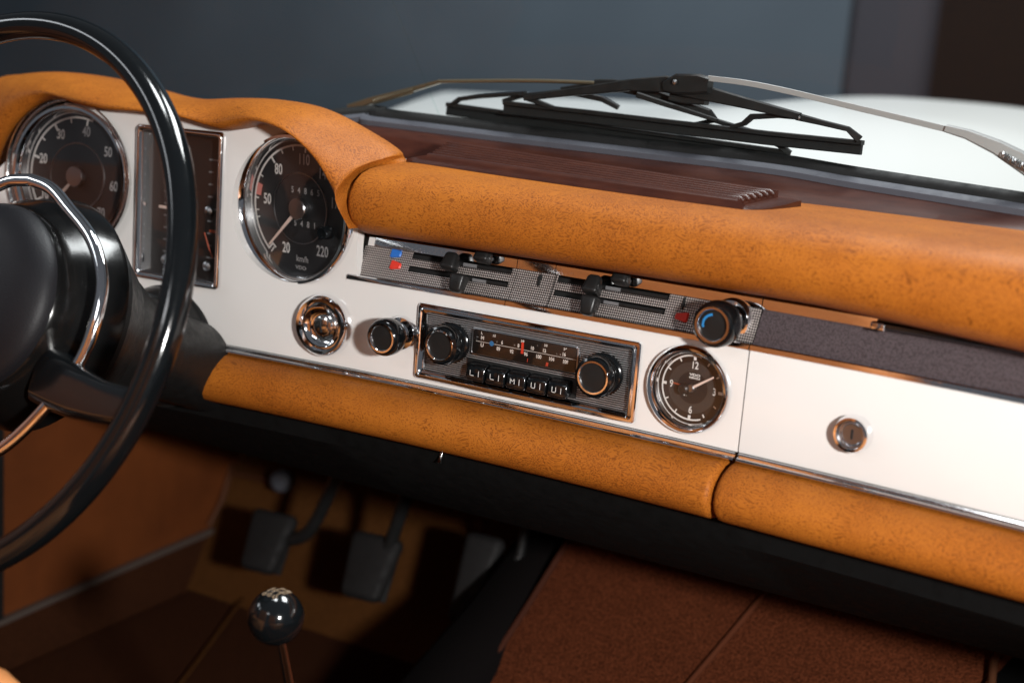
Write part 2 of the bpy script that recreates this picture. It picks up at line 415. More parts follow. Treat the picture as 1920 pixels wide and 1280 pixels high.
grid('rail', rows, BROWN, ws, label='red brown rail along the foot of the glass')
gl_ = gask[14:]; gl_ = [gl_[0] + Vector((-0.55, -0.20, 0.01)), gl_[0] + Vector((-0.25, -0.06, 0.006))] + gl_; gl_ = crom(gl_, 3)
rows = [[p + Vector((0, 0.012 - 0.85 * t, 0.004 + 0.95 * t)) for t in lin(0, 0.55, 8)] for p in gl_]
grid('glass_pane', rows, WGLASS, ws)

# ================================================================== DASHBOARD
da = thing('dashboard', 'ivory and tan leather dashboard of an old car with chrome trim lines', 'dashboard', (0, 0, -0.1))
XS = 0.1866
# --- face panel with round and square openings
xs = lin(-0.66, XS - 0.0006, 90)
def pz1(x): return 0.0408 if x > -0.1655 else 0.165
bm = bmesh.new()
outline = []
for x in lin(-0.66, XS - 0.0006, 70): outline.append((x, -0.0362))
outline += [(XS - 0.0006, 0.0408)]
for x in reversed(lin(-0.163, XS - 0.0006, 40)): outline.append((x, 0.0408))
outline += [(-0.1665, 0.055), (-0.1665, 0.07), (-0.166, 0.085), (-0.163, 0.094), (-0.166, 0.105), (-0.176, 0.125), (-0.19, 0.145)]
for x in reversed(lin(-0.66, -0.21, 50)): outline.append((x, 0.163 - max(0, (-0.48 - x)) * 0.9))
outline = [q for i, q in enumerate(outline) if i == 0 or (abs(q[0] - outline[i - 1][0]) + abs(q[1] - outline[i - 1][1])) > 1e-5]
fv = [bm.verts.new((x, 0.010, z)) for x, z in outline]
f = bm.faces.new(fv)
r = bmesh.ops.extrude_face_region(bm, geom=[f])
for v in r['geom']:
    if isinstance(v, bmesh.types.BMVert): v.co.y = 0.0
bmesh.ops.recalc_face_normals(bm, faces=bm.faces)
me = bpy.data.meshes.new('face_panel'); bm.to_mesh(me); bm.free()
panel = bpy.data.objects.new('face_panel', me); COL.objects.link(panel)
def cut(o, V, F, M):
    cm = bpy.data.meshes.new('cut'); cm.from_pydata([(M @ Vector(v))[:] for v in V], [], F)
    b = bmesh.new(); b.from_mesh(cm); bmesh.ops.recalc_face_normals(b, faces=b.faces); b.to_mesh(cm); b.free()
    c = bpy.data.objects.new('cut', cm); COL.objects.link(c)
    md = o.modifiers.new('b', 'BOOLEAN'); md.object = c; md.solver = 'EXACT'; md.operation = 'DIFFERENCE'
    dg = bpy.context.evaluated_depsgraph_get(); nm = bpy.data.meshes.new_from_object(o.evaluated_get(dg))
    o.modifiers.clear(); o.data = nm; bpy.data.objects.remove(c)
def cyl_cut(x, z, r):
    V = []; n = 64
    for h in (-0.05, 0.05):
        V += [(x + r * math.cos(2 * math.pi * i / n), h, z + r * math.sin(2 * math.pi * i / n)) for i in range(n)]
    F = [tuple(range(n)), tuple(range(2 * n - 1, n - 1, -1))] + [(i, (i + 1) % n, n + (i + 1) % n, n + i) for i in range(n)]
    cut(panel, V, F, I4)
cyl_cut(-0.2335, 0.0925, 0.0630); cyl_cut(-0.4715, 0.0960, 0.0640); cyl_cut(0.1424, 0.003, 0.0305)
V, F = box_data(0.190, 0.2, 0.055); cut(panel, V, F, T(0, 0, -0.0005))
V, F = box_data(0.082, 0.2, 0.128); cut(panel, V, F, T(-0.352, 0, 0.082))
# refine and bend to the dash curve
bm = bmesh.new(); bm.from_mesh(panel.data)
for i in range(1, 60):
    x = -0.66 + 0.85 * i / 60
    bmesh.ops.bisect_plane(bm, geom=bm.verts[:] + bm.edges[:] + bm.faces[:], plane_co=(x, 0, 0), plane_no=(1, 0, 0))
for v in bm.verts:
    o_ = -v.co.y; p = D(v.co.x, v.co.z, o_)
    # panel swells forward around the instruments
    v.co = p - Vector((0, 0, -0.1))
bmesh.ops.triangulate(bm, faces=[f for f in bm.faces if len(f.verts) > 4])
bm.to_mesh(panel.data); bm.free()
panel.data.materials.clear(); panel.data.materials.append(WHITE); panel.parent = da; ORG[panel] = ORG[da]
panel.data.shade_smooth(); panel.data.set_sharp_from_angle(angle=math.radians(30))
panel['label'] = 'ivory painted metal face of the dashboard'

# --- lower chrome trim
def trim_prof(x): return [(0.0, -0.0366), (0.0030, -0.0366), (0.0034, -0.0376), (0.0016, -0.0384), (0.0022, -0.0392), (0.0052, -0.0398), (0.0062, -0.0412), (0.0050, -0.0428), (0.0, -0.0430)]
sweep('chrome_strip', lin(-0.352, XS - 0.0012, 80), trim_prof, CHROME, da, angle=60)
# --- lower pad (two lengths)
def lpad(x, s): 
    base = [(-0.02, -0.0434), (0.0, -0.0433), (0.010, -0.0446), (0.019, -0.0485), (0.0262, -0.0545), (0.0303, -0.062), (0.0310, -0.0695), (0.0285, -0.077), (0.0225, -0.0832), (0.0135, -0.0872), (0.002, -0.0890), (-0.02, -0.0890)]
    if x > 0.25: base = [(o, z + 0.01 * (x - 0.25) * (-(z + 0.0433) / 0.045)) for o, z in base]
    return base
def padded(name, x0, x1, n, prof, mt, r0, r1, zc, parent, label=None):
    xs = lin(x0, x1, n); st = []
    def ends(r): return [(1 - math.cos(a)) * 1.0 for a in lin(0, math.pi / 2, 6)]
    rows = []
    def row(x, shrink):
        P = prof(x); out = []
        for o, z in P:
            zz = z + (zc - z) * min(1, shrink / 0.024); oo = o - shrink * (1.0 if o > 0 else 0.0)
            out.append(D(x, zz, oo))
        return out
    if r0:
        for a in lin(0, math.pi / 2, 7)[:-1]: rows.append(row(x0 + r0 * (1 - math.sin(a)) * 0 + r0 * (1 - math.cos(a)), r0 * (1 - math.sin(a))))
    for x in xs:
        if r0 and x < x0 + r0: continue
        if r1 and x > x1 - r1: continue
        rows.append(row(x, 0))
    if r1:
        for a in reversed(lin(0, math.pi / 2, 7)[:-1]): rows.append(row(x1 - r1 * (1 - math.cos(a)), r1 * (1 - math.sin(a))))
    return grid(name, rows, mt, parent, capends=True, fixn=True, angle=80, label=label)
padded('lower_pad', -0.346, XS - 0.0064, 90, lambda x: lpad(x, 1), TAN, 0.010, 0.0055, -0.066, da, 'tan leather roll under the ivory panel')
# --- upper pad
def upad(x):
    dz = -0.0065 * max(0, (x - 0.24) / 0.13)
    a = [(-0.03, 0.0822 + dz), (-0.005, 0.0818 + dz), (0.010, 0.0830 + dz), (0.0215, 0.0870 + dz), (0.0300, 0.0935 + dz * .8), (0.0345, 0.1020 + dz * .6), (0.0355, 0.1110 + dz * .4), (0.0335, 0.1195 + dz * .2), (0.0280, 0.1278), (0.0195, 0.1338), (0.0080, 0.1372), (-0.006, 0.1388), (-0.024, 0.1397), (-0.045, 0.1405), (-0.070, 0.1412), (-0.10, 0.1418), (-0.15, 0.1425)]
    r = 0.0120 * smooth01((0.12 - x) / 0.30) * smooth01((x + 0.175) / 0.05)
    return [(o, z + r * max(0, min(1, (-o - 0.012) / 0.10))) for o, z in a]
padded('upper_pad', -0.1575, 0.60, 110, upad, TAN, 0.007, 0, 0.112, da, 'tan leather roll above the heater strip')
# --- heater strip cove behind: grained glove box end and dark backing
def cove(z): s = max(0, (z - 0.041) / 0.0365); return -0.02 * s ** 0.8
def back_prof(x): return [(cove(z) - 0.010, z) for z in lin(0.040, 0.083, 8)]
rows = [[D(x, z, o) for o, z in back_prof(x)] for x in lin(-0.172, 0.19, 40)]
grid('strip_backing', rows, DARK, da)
# --- instrument hood
HL = [(-75, 420, -.03), (-40, 330, -.04), (0, 252, -.045), (45, 205, -.045), (97, 183, -.045), (150, 197, -.045), (200, 206, -.045), (265, 211, -.045), (340, 221, -.04), (420, 243, -.032), (482, 230, -.04), (540, 250, -.045), (588, 294, -.045), (616, 340, -.044), (634, 373, -.040), (648, 396, -.035), (676, 426, -.024)]
HT = [(-150, 330, .0), (-90, 220, .01), (0, 150, .02), (50, 139, .02), (110, 135, .02), (175, 142, .02), (250, 160, .02), (320, 178, .02), (385, 186, .02), (450, 184, .02), (525, 187, .02), (605, 202, .02), (685, 240, .03), (752, 286, .035), (712, 303, .004), (686, 345, -.004), (694, 425, -.006)]
rows = []
for (lx, ly, lY), (tx, ty, tY) in zip(HL, HT):
    L = onY(lx, ly, lY); Tp = onY(tx, ty, tY)
    mid = (L + Tp) / 2; dz = (Tp - L)
    n_ = Vector((0, -1, 0)); side = dz.cross(Vector((0, 1, 0)))
    in_ = Vector((L.x, 0.012, L.z)) + (L - Tp) * 0.0 + Vector((Tp.x - L.x, 0, Tp.z - L.z)) * 0.08
    in2 = L + Vector((0, 0.018, 0)) + Vector((Tp.x - L.x, 0, Tp.z - L.z)) * 0.0
    f1 = L + (Tp - L) * 0.28 + Vector((0, -0.020, 0)); f2 = L + (Tp - L) * 0.66 + Vector((0, -0.019, 0)) + Vector((Tp.x - L.x, 0, Tp.z - L.z)) * 0.10
    R1 = Tp + Vector((0, 0.05, -0.006)); R2 = Tp + Vector((0, 0.11, -0.03))
    rows.append([in_, in2, L, f1, f2, Tp, R1, R2])
for q, a_ in ((9, 0.2), (10, 0.45), (11, 0.75)):
    rows[q][6] = rows[q][5] + Vector((-0.034 * a_, 0.048, -0.006 - 0.006 * a_)); rows[q][7] = rows[q][5] + Vector((-0.075 * a_, 0.105, -0.035))
for q in (12, 13):
    rows[q][6] = rows[q][5] + Vector((-0.034, 0.045, -0.012)); rows[q][7] = rows[q][5] + Vector((-0.075, 0.10, -0.035))
for q in (-3,):
    rows[q][6] = rows[q][5] + Vector((0.01, 0.05, -0.004)); rows[q][7] = rows[q][5] + Vector((0.02, 0.10, -0.02))
rows[-1][6] = rows[-1][5] + Vector((0.002, 0.012, 0.0)); rows[-1][7] = rows[-1][5] + Vector((0.003, 0.03, 0.0))
rows[-2][6] = rows[-2][5] + Vector((0.006, 0.03, -0.004)); rows[-2][7] = rows[-2][5] + Vector((0.01, 0.07, -0.012))
cols = [crom([r[k] for r in rows], 7) for k in range(8)]
rows2 = []
for i in range(len(cols[0])):
    rows2.append(crom([cols[k][i] for k in range(8)], 5))
grid('instrument_hood', rows2, TAN, da, angle=180, label='tan leather hood arching over the two round dials')
# --- underside
rows = []
for x in lin(-0.66, 0.75, 40):
    b = D(x, 0, 0)
    rows.append([Vector((x, b.y - 0.002, -0.086)), Vector((x, b.y + 0.004, -0.108)), Vector((x, 0.10, -0.178)), Vector((x, 0.15, -0.194)), Vector((x, 0.20, -0.180)), Vector((x, 0.42, -0.02)), Vector((x, 0.42, 0.10)), Vector((x, 0.03, 0.10))])
grid('under_panel', rows, UNDER, da, fixn=True, angle=40, label='matt black underside of the dashboard')
beam('under_dash_handle', [onY(640, 822, 0.02), onY(700, 838, 0.015), onY(790, 858, 0.015), onY(800, 858, 0.02)], 0.0045, 0.012, black('worn_black_metal', 0.035, 0.35), da)
tube('choke_peg', [D(-0.071, -0.093, 0.0), D(-0.071, -0.0985, 0.002), D(-0.071, -0.1005, 0.003)], [0.0018, 0.0018, 0.0027], CHROME2, da)

# ================================================================== GLOVE BOX
gb = thing('glove_box', 'ivory glove box lid with round chrome lock and grained dark strip', 'glove box', tuple(D(0.4, -0.04)))
rows = []
for x in lin(XS + 0.0006, 0.62, 50): rows.append([D(x, z, o) for o, z in ((-0.006, -0.0362), (0.0, -0.0362), (0.0006, -0.034), (0.0006, 0.0), (0.0006, 0.039), (0, 0.0408), (-0.006, 0.0408))])
grid('lid', rows, WHITE, gb, capends=True, fixn=True, label='ivory painted lid')
sweep('chrome_strip', lin(XS + 0.0012, 0.62, 50), trim_prof, CHROME, gb, angle=60)
padded('lower_pad', XS - 0.0040, 0.62, 60, lambda x: lpad(x, 1), TAN, 0.0055, 0, -0.066, gb, 'tan leather roll along the lid foot')
rows = [[D(x, z, cove(z)) for z in lin(0.0432, 0.0715, 8)] for x in lin(XS + 0.0004, 0.62, 50)]
grid('grained_strip', rows, VINYL, gb, label='grained dark plum strip')
def chrome_low(x): return [(-0.008, 0.0403), (0.0008, 0.0404), (0.0018, 0.0410), (0.0016, 0.0430), (0.0013, 0.0446), (0.0002, 0.0453), (-0.007, 0.0452)]
sweep('lower_bead', lin(XS + 0.0004, 0.62, 50), chrome_low, CHROME, gb, angle=20)
def chrome_up(x): return [(-0.028, 0.0688), (-0.0148, 0.0689), (-0.0136, 0.0697), (-0.0139, 0.0730), (-0.0144, 0.0768), (-0.0156, 0.0779), (-0.028, 0.0786)]
sweep('upper_bead', lin(XS + 0.0004, 0.272, 16), chrome_up, CHROME, gb, angle=20)
def lip(x): return [(-0.028, 0.0700), (-0.0120, 0.0700), (-0.0085, 0.0722), (-0.0090, 0.0745), (-0.0125, 0.0760), (-0.0130, 0.0790), (-0.028, 0.0815)]
sweep('pull_lip', lin(0.2735, 0.62, 40), lip, BAKE, gb, label='glossy black pull lip')
box('clip', (0.010, 0.006, 0.006), CHROME2, gb, dframe(0.2745, 0.0725, -0.010), 0.0012)
lock = lathe('lock', [(0.0, 0.004), (0.0085, 0.004), (0.0092, 0.0065), (0.0104, 0.0090), (0.0122, 0.0088), (0.0134, 0.0060), (0.0138, 0.0), (0.0138, -0.003)], CHROME, gb, dframe(0.2712, -0.0032), 48)
M_ = dframe(0.2712, -0.0032)
lathe('lock_barrel', [(0, 0.0052), (0.0070, 0.0052), (0.0076, 0.0046), (0.0076, 0.003)], STEEL, lock, M_, 32)
box('key_slot', (0.0016, 0.0070, 0.0006), DARK, lock, M_ @ T(0, 0, 0.0054))

# ================================================================== HEATER CONTROLS
hc = thing('heater_controls', 'strip of knurled metal with sliding heater levers between chrome edges', 'heater controls', tuple(D(0.0, 0.041)))
ZU0, ZU1, ZL0, ZL1 = 0.0640, 0.0688, 0.0536, 0.0583
def strip_seg(x0, x1, slot, name, parent):
    xs = sorted(set(lin(x0, x1, 24) + list(slot or ()))); zs = sorted(set([0.0432, 0.047, 0.0505, 0.0610, 0.0700, ZU0, ZU1, ZL0, ZL1]))
    rows = [[D(x, z, cove(z)) for z in zs] for x in xs]
    def sk(i, k):
        if not slot: return False
        xm = (xs[i] + xs[i + 1]) / 2; zm = (zs[k] + zs[k + 1]) / 2
        return slot[0] < xm < slot[1] and (ZU0 < zm < ZU1 or ZL0 < zm < ZL1)
    return grid(name, rows, KNURL, parent, skip=sk, angle=80)
SLL, SLR = (-0.1205, -0.0258), (0.0160, 0.1122)
segs = ((-0.168, -0.0215, SLL), (-0.0209, 0.0134, None), (0.0140, XS - 0.0004, SLR))
for x0, x1, sl in segs:
    strip_seg(x0, x1, sl, 'knurled_plate', hc)
    sweep('upper_bead', lin(x0, x1, 20), chrome_up, CHROME, hc, angle=20)
    sweep('lower_bead', lin(x0 - (0.006 if x0 < -0.1 else 0), x1, 20), chrome_low, CHROME, hc, angle=20)
def lever(x, z0, z1, xr, tail=True, dy=-0.004):
    zc = (z0 + z1) / 2; o = cove(zc)
    root = None
    ang = math.radians(-28)
    Mk = dframe(x, zc, o) @ Matrix.Rotation(-0.45, 4, 'X')
    V, F = box_data(0.0125, 0.0155, 0.0110, 0.0030, 3); sg = -1 if dy < -0.006 else 1
    V = [Vector((v.x * (1 - 0.16 * sg * (v.y / 0.0075)), v.y, v.z * (1.0 - 0.30 * sg * (v.y / 0.0075)))) for v in V]
    k = build('lever_knob', V, F, BPLAS, hc, Mk @ T(0, dy + (0.003 if not tail else 0), 0.0135), angle=60)
    if tail:
        rows = [[D(xx, zz, o + oo) for oo, zz in ((-0.004, z0 + 0.0004), (0.0016, z0 + 0.0004), (0.0020, zc), (0.0012, z1 - 0.0012), (-0.004, z1 - 0.0012))] for xx in lin(x, xr, 8)]
        grid('lever_arm', rows, BSAT, k, capends=True, fixn=True)
        rows = [[D(xx, zz, o + oo) for oo, zz in ((0.0020, z0 + 0.0007), (0.0024, zc), (0.0016, z1 - 0.0014))] for xx in lin(x + 0.005, x + 0.018, 4)]
        grid('lever_mark', rows, GREYP, k)
    box('lever_stem', (0.006, 0.003, 0.02), BSAT, k, dframe(x, zc, o), 0.0005)
    return k
lever(-0.0755, ZU0, ZU1, SLL[1] - 0.0008); lever(-0.0630, ZL0, ZL1, SLL[1] - 0.0008, True, -0.0095)
lever(0.0540, ZU0, ZU1, SLR[1] - 0.0012); lever(0.0560, ZL0, ZL1, SLR[1] - 0.0012, True, -0.0095)
lever(-0.0475, ZU1 + 0.0030, ZU1 + 0.0070, 0, False); lever(0.0755, ZU1 + 0.0030, ZU1 + 0.0070, 0, False)
def chip(px, py, mt, name, pts, M0=None):
    z = 0.06
    for _ in range(20):
        P = onF(px, py, lambda x, zz: -K * x * x - cove(min(max(zz, 0.041), 0.08)))
    tilt = math.atan2(cove(P.z + 0.002) - cove(P.z - 0.002), 0.004)
    M = dframe(P.x, P.z, cove(P.z) + 0.0004) @ Matrix.Rotation(tilt, 4, 'X')
    n = len(pts); V = [(x, y, 0) for x, y in pts] + [(x * 0.8, y * 0.8, 0.0012) for x, y in pts]
    F = [tuple(range(n, 2 * n))] + [(i, (i + 1) % n, n + (i + 1) % n, n + i) for i in range(n)]
    return build(name, V, F, mt, hc, M, smooth=False)
cup = [(-0.0055, -0.0032), (-0.0052, 0.0038), (-0.0035, 0.0044), (0.0050, 0.0024), (0.0056, 0.0), (0.0050, -0.0026), (-0.0035, -0.0042)]
chip(744.5, 475.5, BLUEM, 'blue_marker', cup); chip(743, 497.5, REDM, 'red_marker', cup)
chip(1278, 593.5, REDM, 'red_marker', [(-x, y * 0.95) for x, y in cup])
arrow = [(-0.0010, -0.0055), (-0.0010, 0.0005), (-0.0024, 0.0005), (0, 0.0058), (0.0024, 0.0005), (0.0010, 0.0005), (0.0010, -0.0055)]
chip(1012.5, 524, DARK, 'air_arrow', arrow); chip(1281, 569, DARK, 'air_arrow', [(x * 0.9, -y * 0.9) for x, y in arrow])

def pull_knob(name, label, M, R, L, lens=None, neck=True):
    t = thing(name, label, 'knob', tuple(M.translation))
    if neck: lathe('collar', [(R * 0.93, -0.008), (R * 0.93, 0.003), (R * 0.86, 0.005), (R * 0.62, 0.006), (R * 0.60, 0.010), (R * 0.66, L * 0.55), (R * 0.74, L * 0.60)], CHROME, t, M, 48)
    lathe('knob_body', [(R * 0.66, L * 0.42), (R * 0.86, L * 0.47), (R * 0.97, L * 0.58), (R, L * 0.72), (R * 0.985, L * 0.86), (R * 0.92, L * 0.96), (R * 0.82, L), (R * 0.77, L * 0.995)], BAKE, t, M, 64)
    lathe('chrome_ring', [(R * 0.79, L * 0.985), (R * 0.77, L * 1.018), (R * 0.68, L * 1.018), (R * 0.62, L * 0.985), (R * 0.60, L * 0.93)], CHROME, t, M, 64)
    lathe('knob_cap', [(0, L * 0.955), (R * 0.4, L * 0.95), (R * 0.615, L * 0.945)], BPLAS, t, M, 48)
    return t
hk = pull_knob('heater_fan_knob', 'black heater knob with blue arc at the right end of the knurled strip', dframe(0.1655, 0.0585, -0.012), 0.0172, 0.036)
hkM = dframe(0.1655, 0.0585, -0.012)
quads('blue_arc', arc_poly(0.0066, 0.0084, 95, 200, 20), BLUEL, hk, hkM, 0.0352)
pull_knob('pull_knob', 'black pull knob with chrome ring between ignition lock and radio', dframe(-0.1166, 0.0030, 0.0), 0.0157, 0.033)

# ================================================================== IGNITION LOCK
ig = thing('ignition_lock', 'round chrome ignition lock below the speedometer', 'ignition lock', tuple(D(-0.1938, -0.0024)))
M_ = dframe(-0.1938, -0.0024)
lathe('escutcheon', [(0.0272, -0.002), (0.0272, 0.003), (0.0262, 0.0075), (0.0238, 0.0105), (0.0212, 0.0100), (0.0196, 0.0075), (0.0185, 0.0055)], CHROME, ig, M_, 72)
lathe('chrome_bowl', [(0.0187, 0.0062), (0.0178, 0.0075), (0.0170, 0.0066), (0.0140, 0.0042), (0.0100, 0.0034), (0.0092, 0.0034)], CHROME, ig, M_, 64)
lathe('lock_barrel', [(0, 0.0085), (0.0055, 0.0083), (0.0082, 0.0070), (0.0092, 0.0045), (0.0092, 0.002)], CHROME2, ig, M_, 48)
box('key_slot', (0.0022, 0.0110, 0.0016), DARK, ig, M_ @ Rz(0.25) @ T(0, 0, 0.0082), 0.0004)

# ================================================================== CLOCK
ck = thing('clock', 'round black dashboard clock with chrome bezel', 'clock', tuple(D(0.1424, 0.003)))
M_ = dframe(0.1424, 0.003)
lathe('bezel', [(0.0268, -0.0055), (0.0272, 0.000), (0.0284, 0.0036), (0.0300, 0.0056), (0.0318, 0.0060), (0.0334, 0.0044), (0.0342, 0.001), (0.0342, -0.003)], CHROME, ck, M_, 96)
dl = disc('dial', 0.0272, -0.0062, DIALB, ck, M_)
disc('centre_plate', 0.0120, -0.0058, DIAL, dl, M_)
GROOVE = mat('groove_grey', (0.075, 0.066, 0.062), 0.4)
for k in range(7):
    r_ = 0.0126 + k * 0.00105
    lathe('groove_ring', [(r_, -0.0060), (r_ + 0.00022, -0.00595), (r_ + 0.00044, -0.0060)], GROOVE, dl, M_, 72)
quads('scale_arc', arc_poly(0.0240, 0.0252, 78, 292, 80), PRINT, dl, M_, -0.0058)
tk = []
for hgt in range(12):
    a = 90 - hgt * 30
    if hgt in (0, 3, 6, 9): tk.append(tick(a, 0.0212, 0.0250, 0.0022))
    else: tk.append(tick(a, 0.0214, 0.0240, 0.0010))
for q_ in tk: quads('hour_mark', [q_], PRINT, dl, M_, -0.0057)
for s_, x, y in (('12', 0.0004, 0.0172), ('3', 0.0182, 0.0), ('6', 0.0004, -0.0172), ('9', -0.0172, 0.0)):
    text(s_, 0.0078, M_ @ T(x, y, -0.0056), PRINT, dl, 'numeral', 0.78, 0.00012)
text('VDO', 0.0027, M_ @ T(0.0012, 0.0100, -0.0056), PRINT, dl, 'lettering', 1.5, 0.0001); text('KIENZLE', 0.0018, M_ @ T(0.0012, 0.0077, -0.0056), PRINT, dl, 'lettering', 1.3, 0.00008)
ha = math.atan2(12.4, 18.4)
def hand(name, a, L, w0, w1, h, mt, tail=0.003):
    c, s = math.cos(a), math.sin(a)
    def q(l, w): return (l * c - w * s, l * s + w * c)
    V = [(*q(-tail, w0), h), (*q(L, w1), h), (*q(L, -w1), h), (*q(-tail, -w0), h)]; V += [(x, y, z + 0.0005) for x, y, z in V]
    return build(name, V, [(0, 1, 2, 3), (4, 5, 6, 7), (0, 1, 5, 4), (1, 2, 6, 5), (2, 3, 7, 6), (3, 0, 4, 7)], mt, ck, M_, smooth=False)
hand('minute_hand', ha, 0.0212, 0.0011, 0.0006, -0.0030, NEEDLE); hand('hour_hand', math.radians(174), 0.0150, 0.0012, 0.0003, -0.0040, NEEDLER)
lathe('hand_hub', [(0.0034, -0.0058), (0.0032, -0.0028), (0.0022, -0.0018), (0, -0.0016)], STEEL, ck, M_, 32)
lathe('setting_knob', [(0.0042, -0.0058), (0.0040, 0.0000), (0.0026, 0.0010), (0, 0.0010)], BPLAS, ck, M_ @ T(-0.0052, -0.0012, 0), 32)
text('+ -', 0.0022, M_ @ T(-0.0050, -0.0066, -0.0056), PRINT, dl, 'lettering', 1.0, 0.0001)
text('MADE IN', 0.0011, M_ @ Rz(0.9) @ T(0, 0.0258, -0.0056), PRINTD, dl, 'lettering', 1.1, 0.00005)
disc('glass', 0.0290, 0.0020, glassm('clock_glass', (0.95, 0.95, 0.95), 1.1), ck, M_)

# ================================================================== RADIO
ra = thing('car_radio', 'push button car radio with two black knobs in the middle of the dash', 'radio', tuple(D(0, -0.031)))
def rframe(name, xo, zo, steps, mt, parent, z_c=-0.0003):
    rows = []
    for dx, o in steps:
        a, b = xo - dx, zo - dx; r = max(0.0006, 0.0030 - dx * 0.3); P = []
        for cx, cz, a0 in ((a - r, b - r, 0), (-(a - r), b - r, 90), (-(a - r), -(b - r), 180), (a - r, -(b - r), 270)):
            for k in range(5):
                an = math.radians(a0 + 90 * k / 4); P.append(D(cx + r * math.cos(an), z_c + cz + r * math.sin(an), o))
        rows.append(P)
    return grid(name, rows, mt, parent, wrap=True, angle=30)
rframe('outer_frame', 0.1012, 0.0318, [(0, -0.001), (0, 0.0026), (0.0008, 0.0036), (0.0026, 0.0038), (0.0032, 0.0030)], CHROME, ra)
rframe('inner_frame', 0.0980, 0.0288, [(0, 0.0025), (0.0004, 0.0052), (0.0012, 0.0058), (0.0022, 0.0052), (0.0040, 0.0026), (0.0048, 0.0012), (0.0050, 0.0004)], CHROME, ra)
box('fascia', (0.188, 0.0525, 0.0016), RIBBED, ra, frame(Vector((0, 0.0004, -0.0010)), 0), 0)
RM = frame(Vector((0, -0.0010, 0)), 0)
win = box('scale_window', (0.0950, 0.0200, 0.0012), DIALB, ra, RM @ T(-0.0006, 0.0077, 0), 0.0005)
DW = RM @ T(0, 0, 0.00085)
rows = []
rim = []
for ox, oh in ((0.0014, 0.0), (0.0012, 0.0012), (0.0004, 0.0016), (0, 0.0010)):
    P = []
    a, b, r = 0.0475 + ox, 0.0100 + ox, 0.002
    for cx, cz, a0 in ((a - r, b - r, 0), (r - a, b - r, 90), (r - a, r - b, 180), (a - r, r - b, 270)):
        for k in range(4):
            an = math.radians(a0 + 30 * k); P.append(RM @ Vector((cx + r * math.cos(an) - 0.0006, cz + r * math.sin(an) + 0.0077, oh)))
    rows.append(P)
grid('window_rim', rows, STEEL, win, wrap=True)
def rt(s_, x, y, size, name='numeral', sx=0.85, b=0.00018, mt=PRINT): return text(s_, size, DW @ T(x, y, 0), mt, win, name, sx, b)
for s_, x in (('89', -.0238), ('92', -.0115), ('96', .0015), ('100', .0131), ('104', .0247), ('108', .0371)): rt(s_, x, 0.0050, 0.0040)
for s_, x in (('6', -.0209), ('8', -.0057), ('10', .0068), ('12', .0177), ('16', .0353)): rt(s_, x, 0.0107, 0.0039)
for s_, x in (('1·5', -.0286), ('2·0', -.0023), ('2·5', .0188), ('2·9', .0361)): rt(s_, x, 0.0150, 0.0026)
rt('L', -.0403, .0153, .0028, 'letter', 1.0); rt('M', -.0393, .0114, .0040, 'letter', 1.0); rt('U', -.0392, .0055, .0042, 'letter', 1.0)
for s_, x, y in (('D', -.0255, .0105), ('D', -.0093, .0105), ('L', .0115, .0138), ('L', .0292, .0100), ('B', .0323, .0100)): rt(s_, x, y, 0.0017, 'letter', 1.0, 0.00005, PRINTD)
quads('scale_line', [[(-0.0451, 0.0080), (0.0465, 0.0080), (0.0465, 0.0084), (-0.0451, 0.0084)]], PRINT, win, DW, 0)
disc('blue_dot', 0.0021, 0.0002, BLUEL, win, DW @ T(-.0303, .0084, 0), 24)
quads('red_pointer', [[(-0.0030, 0.0050), (-0.0006, 0.0050), (-0.0008, 0.0142), (-0.0030, 0.0142)]], mat('pointer_red', (0.75, 0.06, 0.03), 0.4), win, DW, 0.0003)
quads('red_marker', [[(0.0031, -0.0012), (0.0036, -0.0012), (0.0040, 0.0020), (0.0034, 0.0020)], [(0.0200, -0.0012), (0.0222, -0.0012), (0.0224, 0.0018), (0.0204, 0.0018)]], mat('marker_red', (0.55, 0.06, 0.035), 0.4), win, DW, 0.0002)
quads('glass', [[(-0.0477, -0.0022), (0.0465, -0.0022), (0.0465, 0.0176), (-0.0477, 0.0176)]], DIALG, win, RM, 0.0020)
# button bay
box('button_bay', (0.1010, 0.0156, 0.0012), DARK, ra, RM @ T(-0.0020, -0.0148, 0.0002), 0.0004)
for k, (s_, x) in enumerate((('L', -.0385), ('L', -.0197), ('M', -.0008), ('U', .0180), ('U', .0366))):
    Mb = RM @ T(x, -0.0148, 0.0)
    V, F = box_data(0.0176, 0.0128, 0.012, 0.0020, 3)
    V = [Vector((v.x, v.y - (0.0015 if v.z > 0 else 0), v.z - 0.0022 * max(0, v.y / 0.0064) * (v.z > 0))) for v in V]
    bt = build('push_button', V, F, BAKE, ra, Mb @ T(0, 0, 0.0055), angle=50)
    Lm = Mb @ T(0, -0.0012, 0.0119)
    wd = 0.00052
    def stroke(*pts):
        out = []
        for (x0, y0), (x1, y1) in zip(pts[:-1], pts[1:]):
            d = Vector((x1 - x0, y1 - y0)).normalized() * wd / 2; n = Vector((-d.y, d.x))
            out.append([(x0 - d.x + n.x, y0 - d.y + n.y), (x1 + d.x + n.x, y1 + d.y + n.y), (x1 + d.x - n.x, y1 + d.y - n.y), (x0 - d.x - n.x, y0 - d.y - n.y)])
        return out
    hb = 0.0020
    st = {'L': [(-.0036, hb), (-.0036, -hb), (-.0004, -hb)], 'M': [(-.0038, -hb), (-.0038, hb), (-.0020, -0.0004), (-.0002, hb), (-.0002, -hb)], 'U': [(-.0036, hb), (-.0036, -hb), (-.0004, -hb), (-.0004, hb)]}[s_]
    quads('letter', stroke(*st) + stroke((.0042, hb * 1.05), (.0042, -hb * 1.1)), PRINT, bt, Lm, 0)
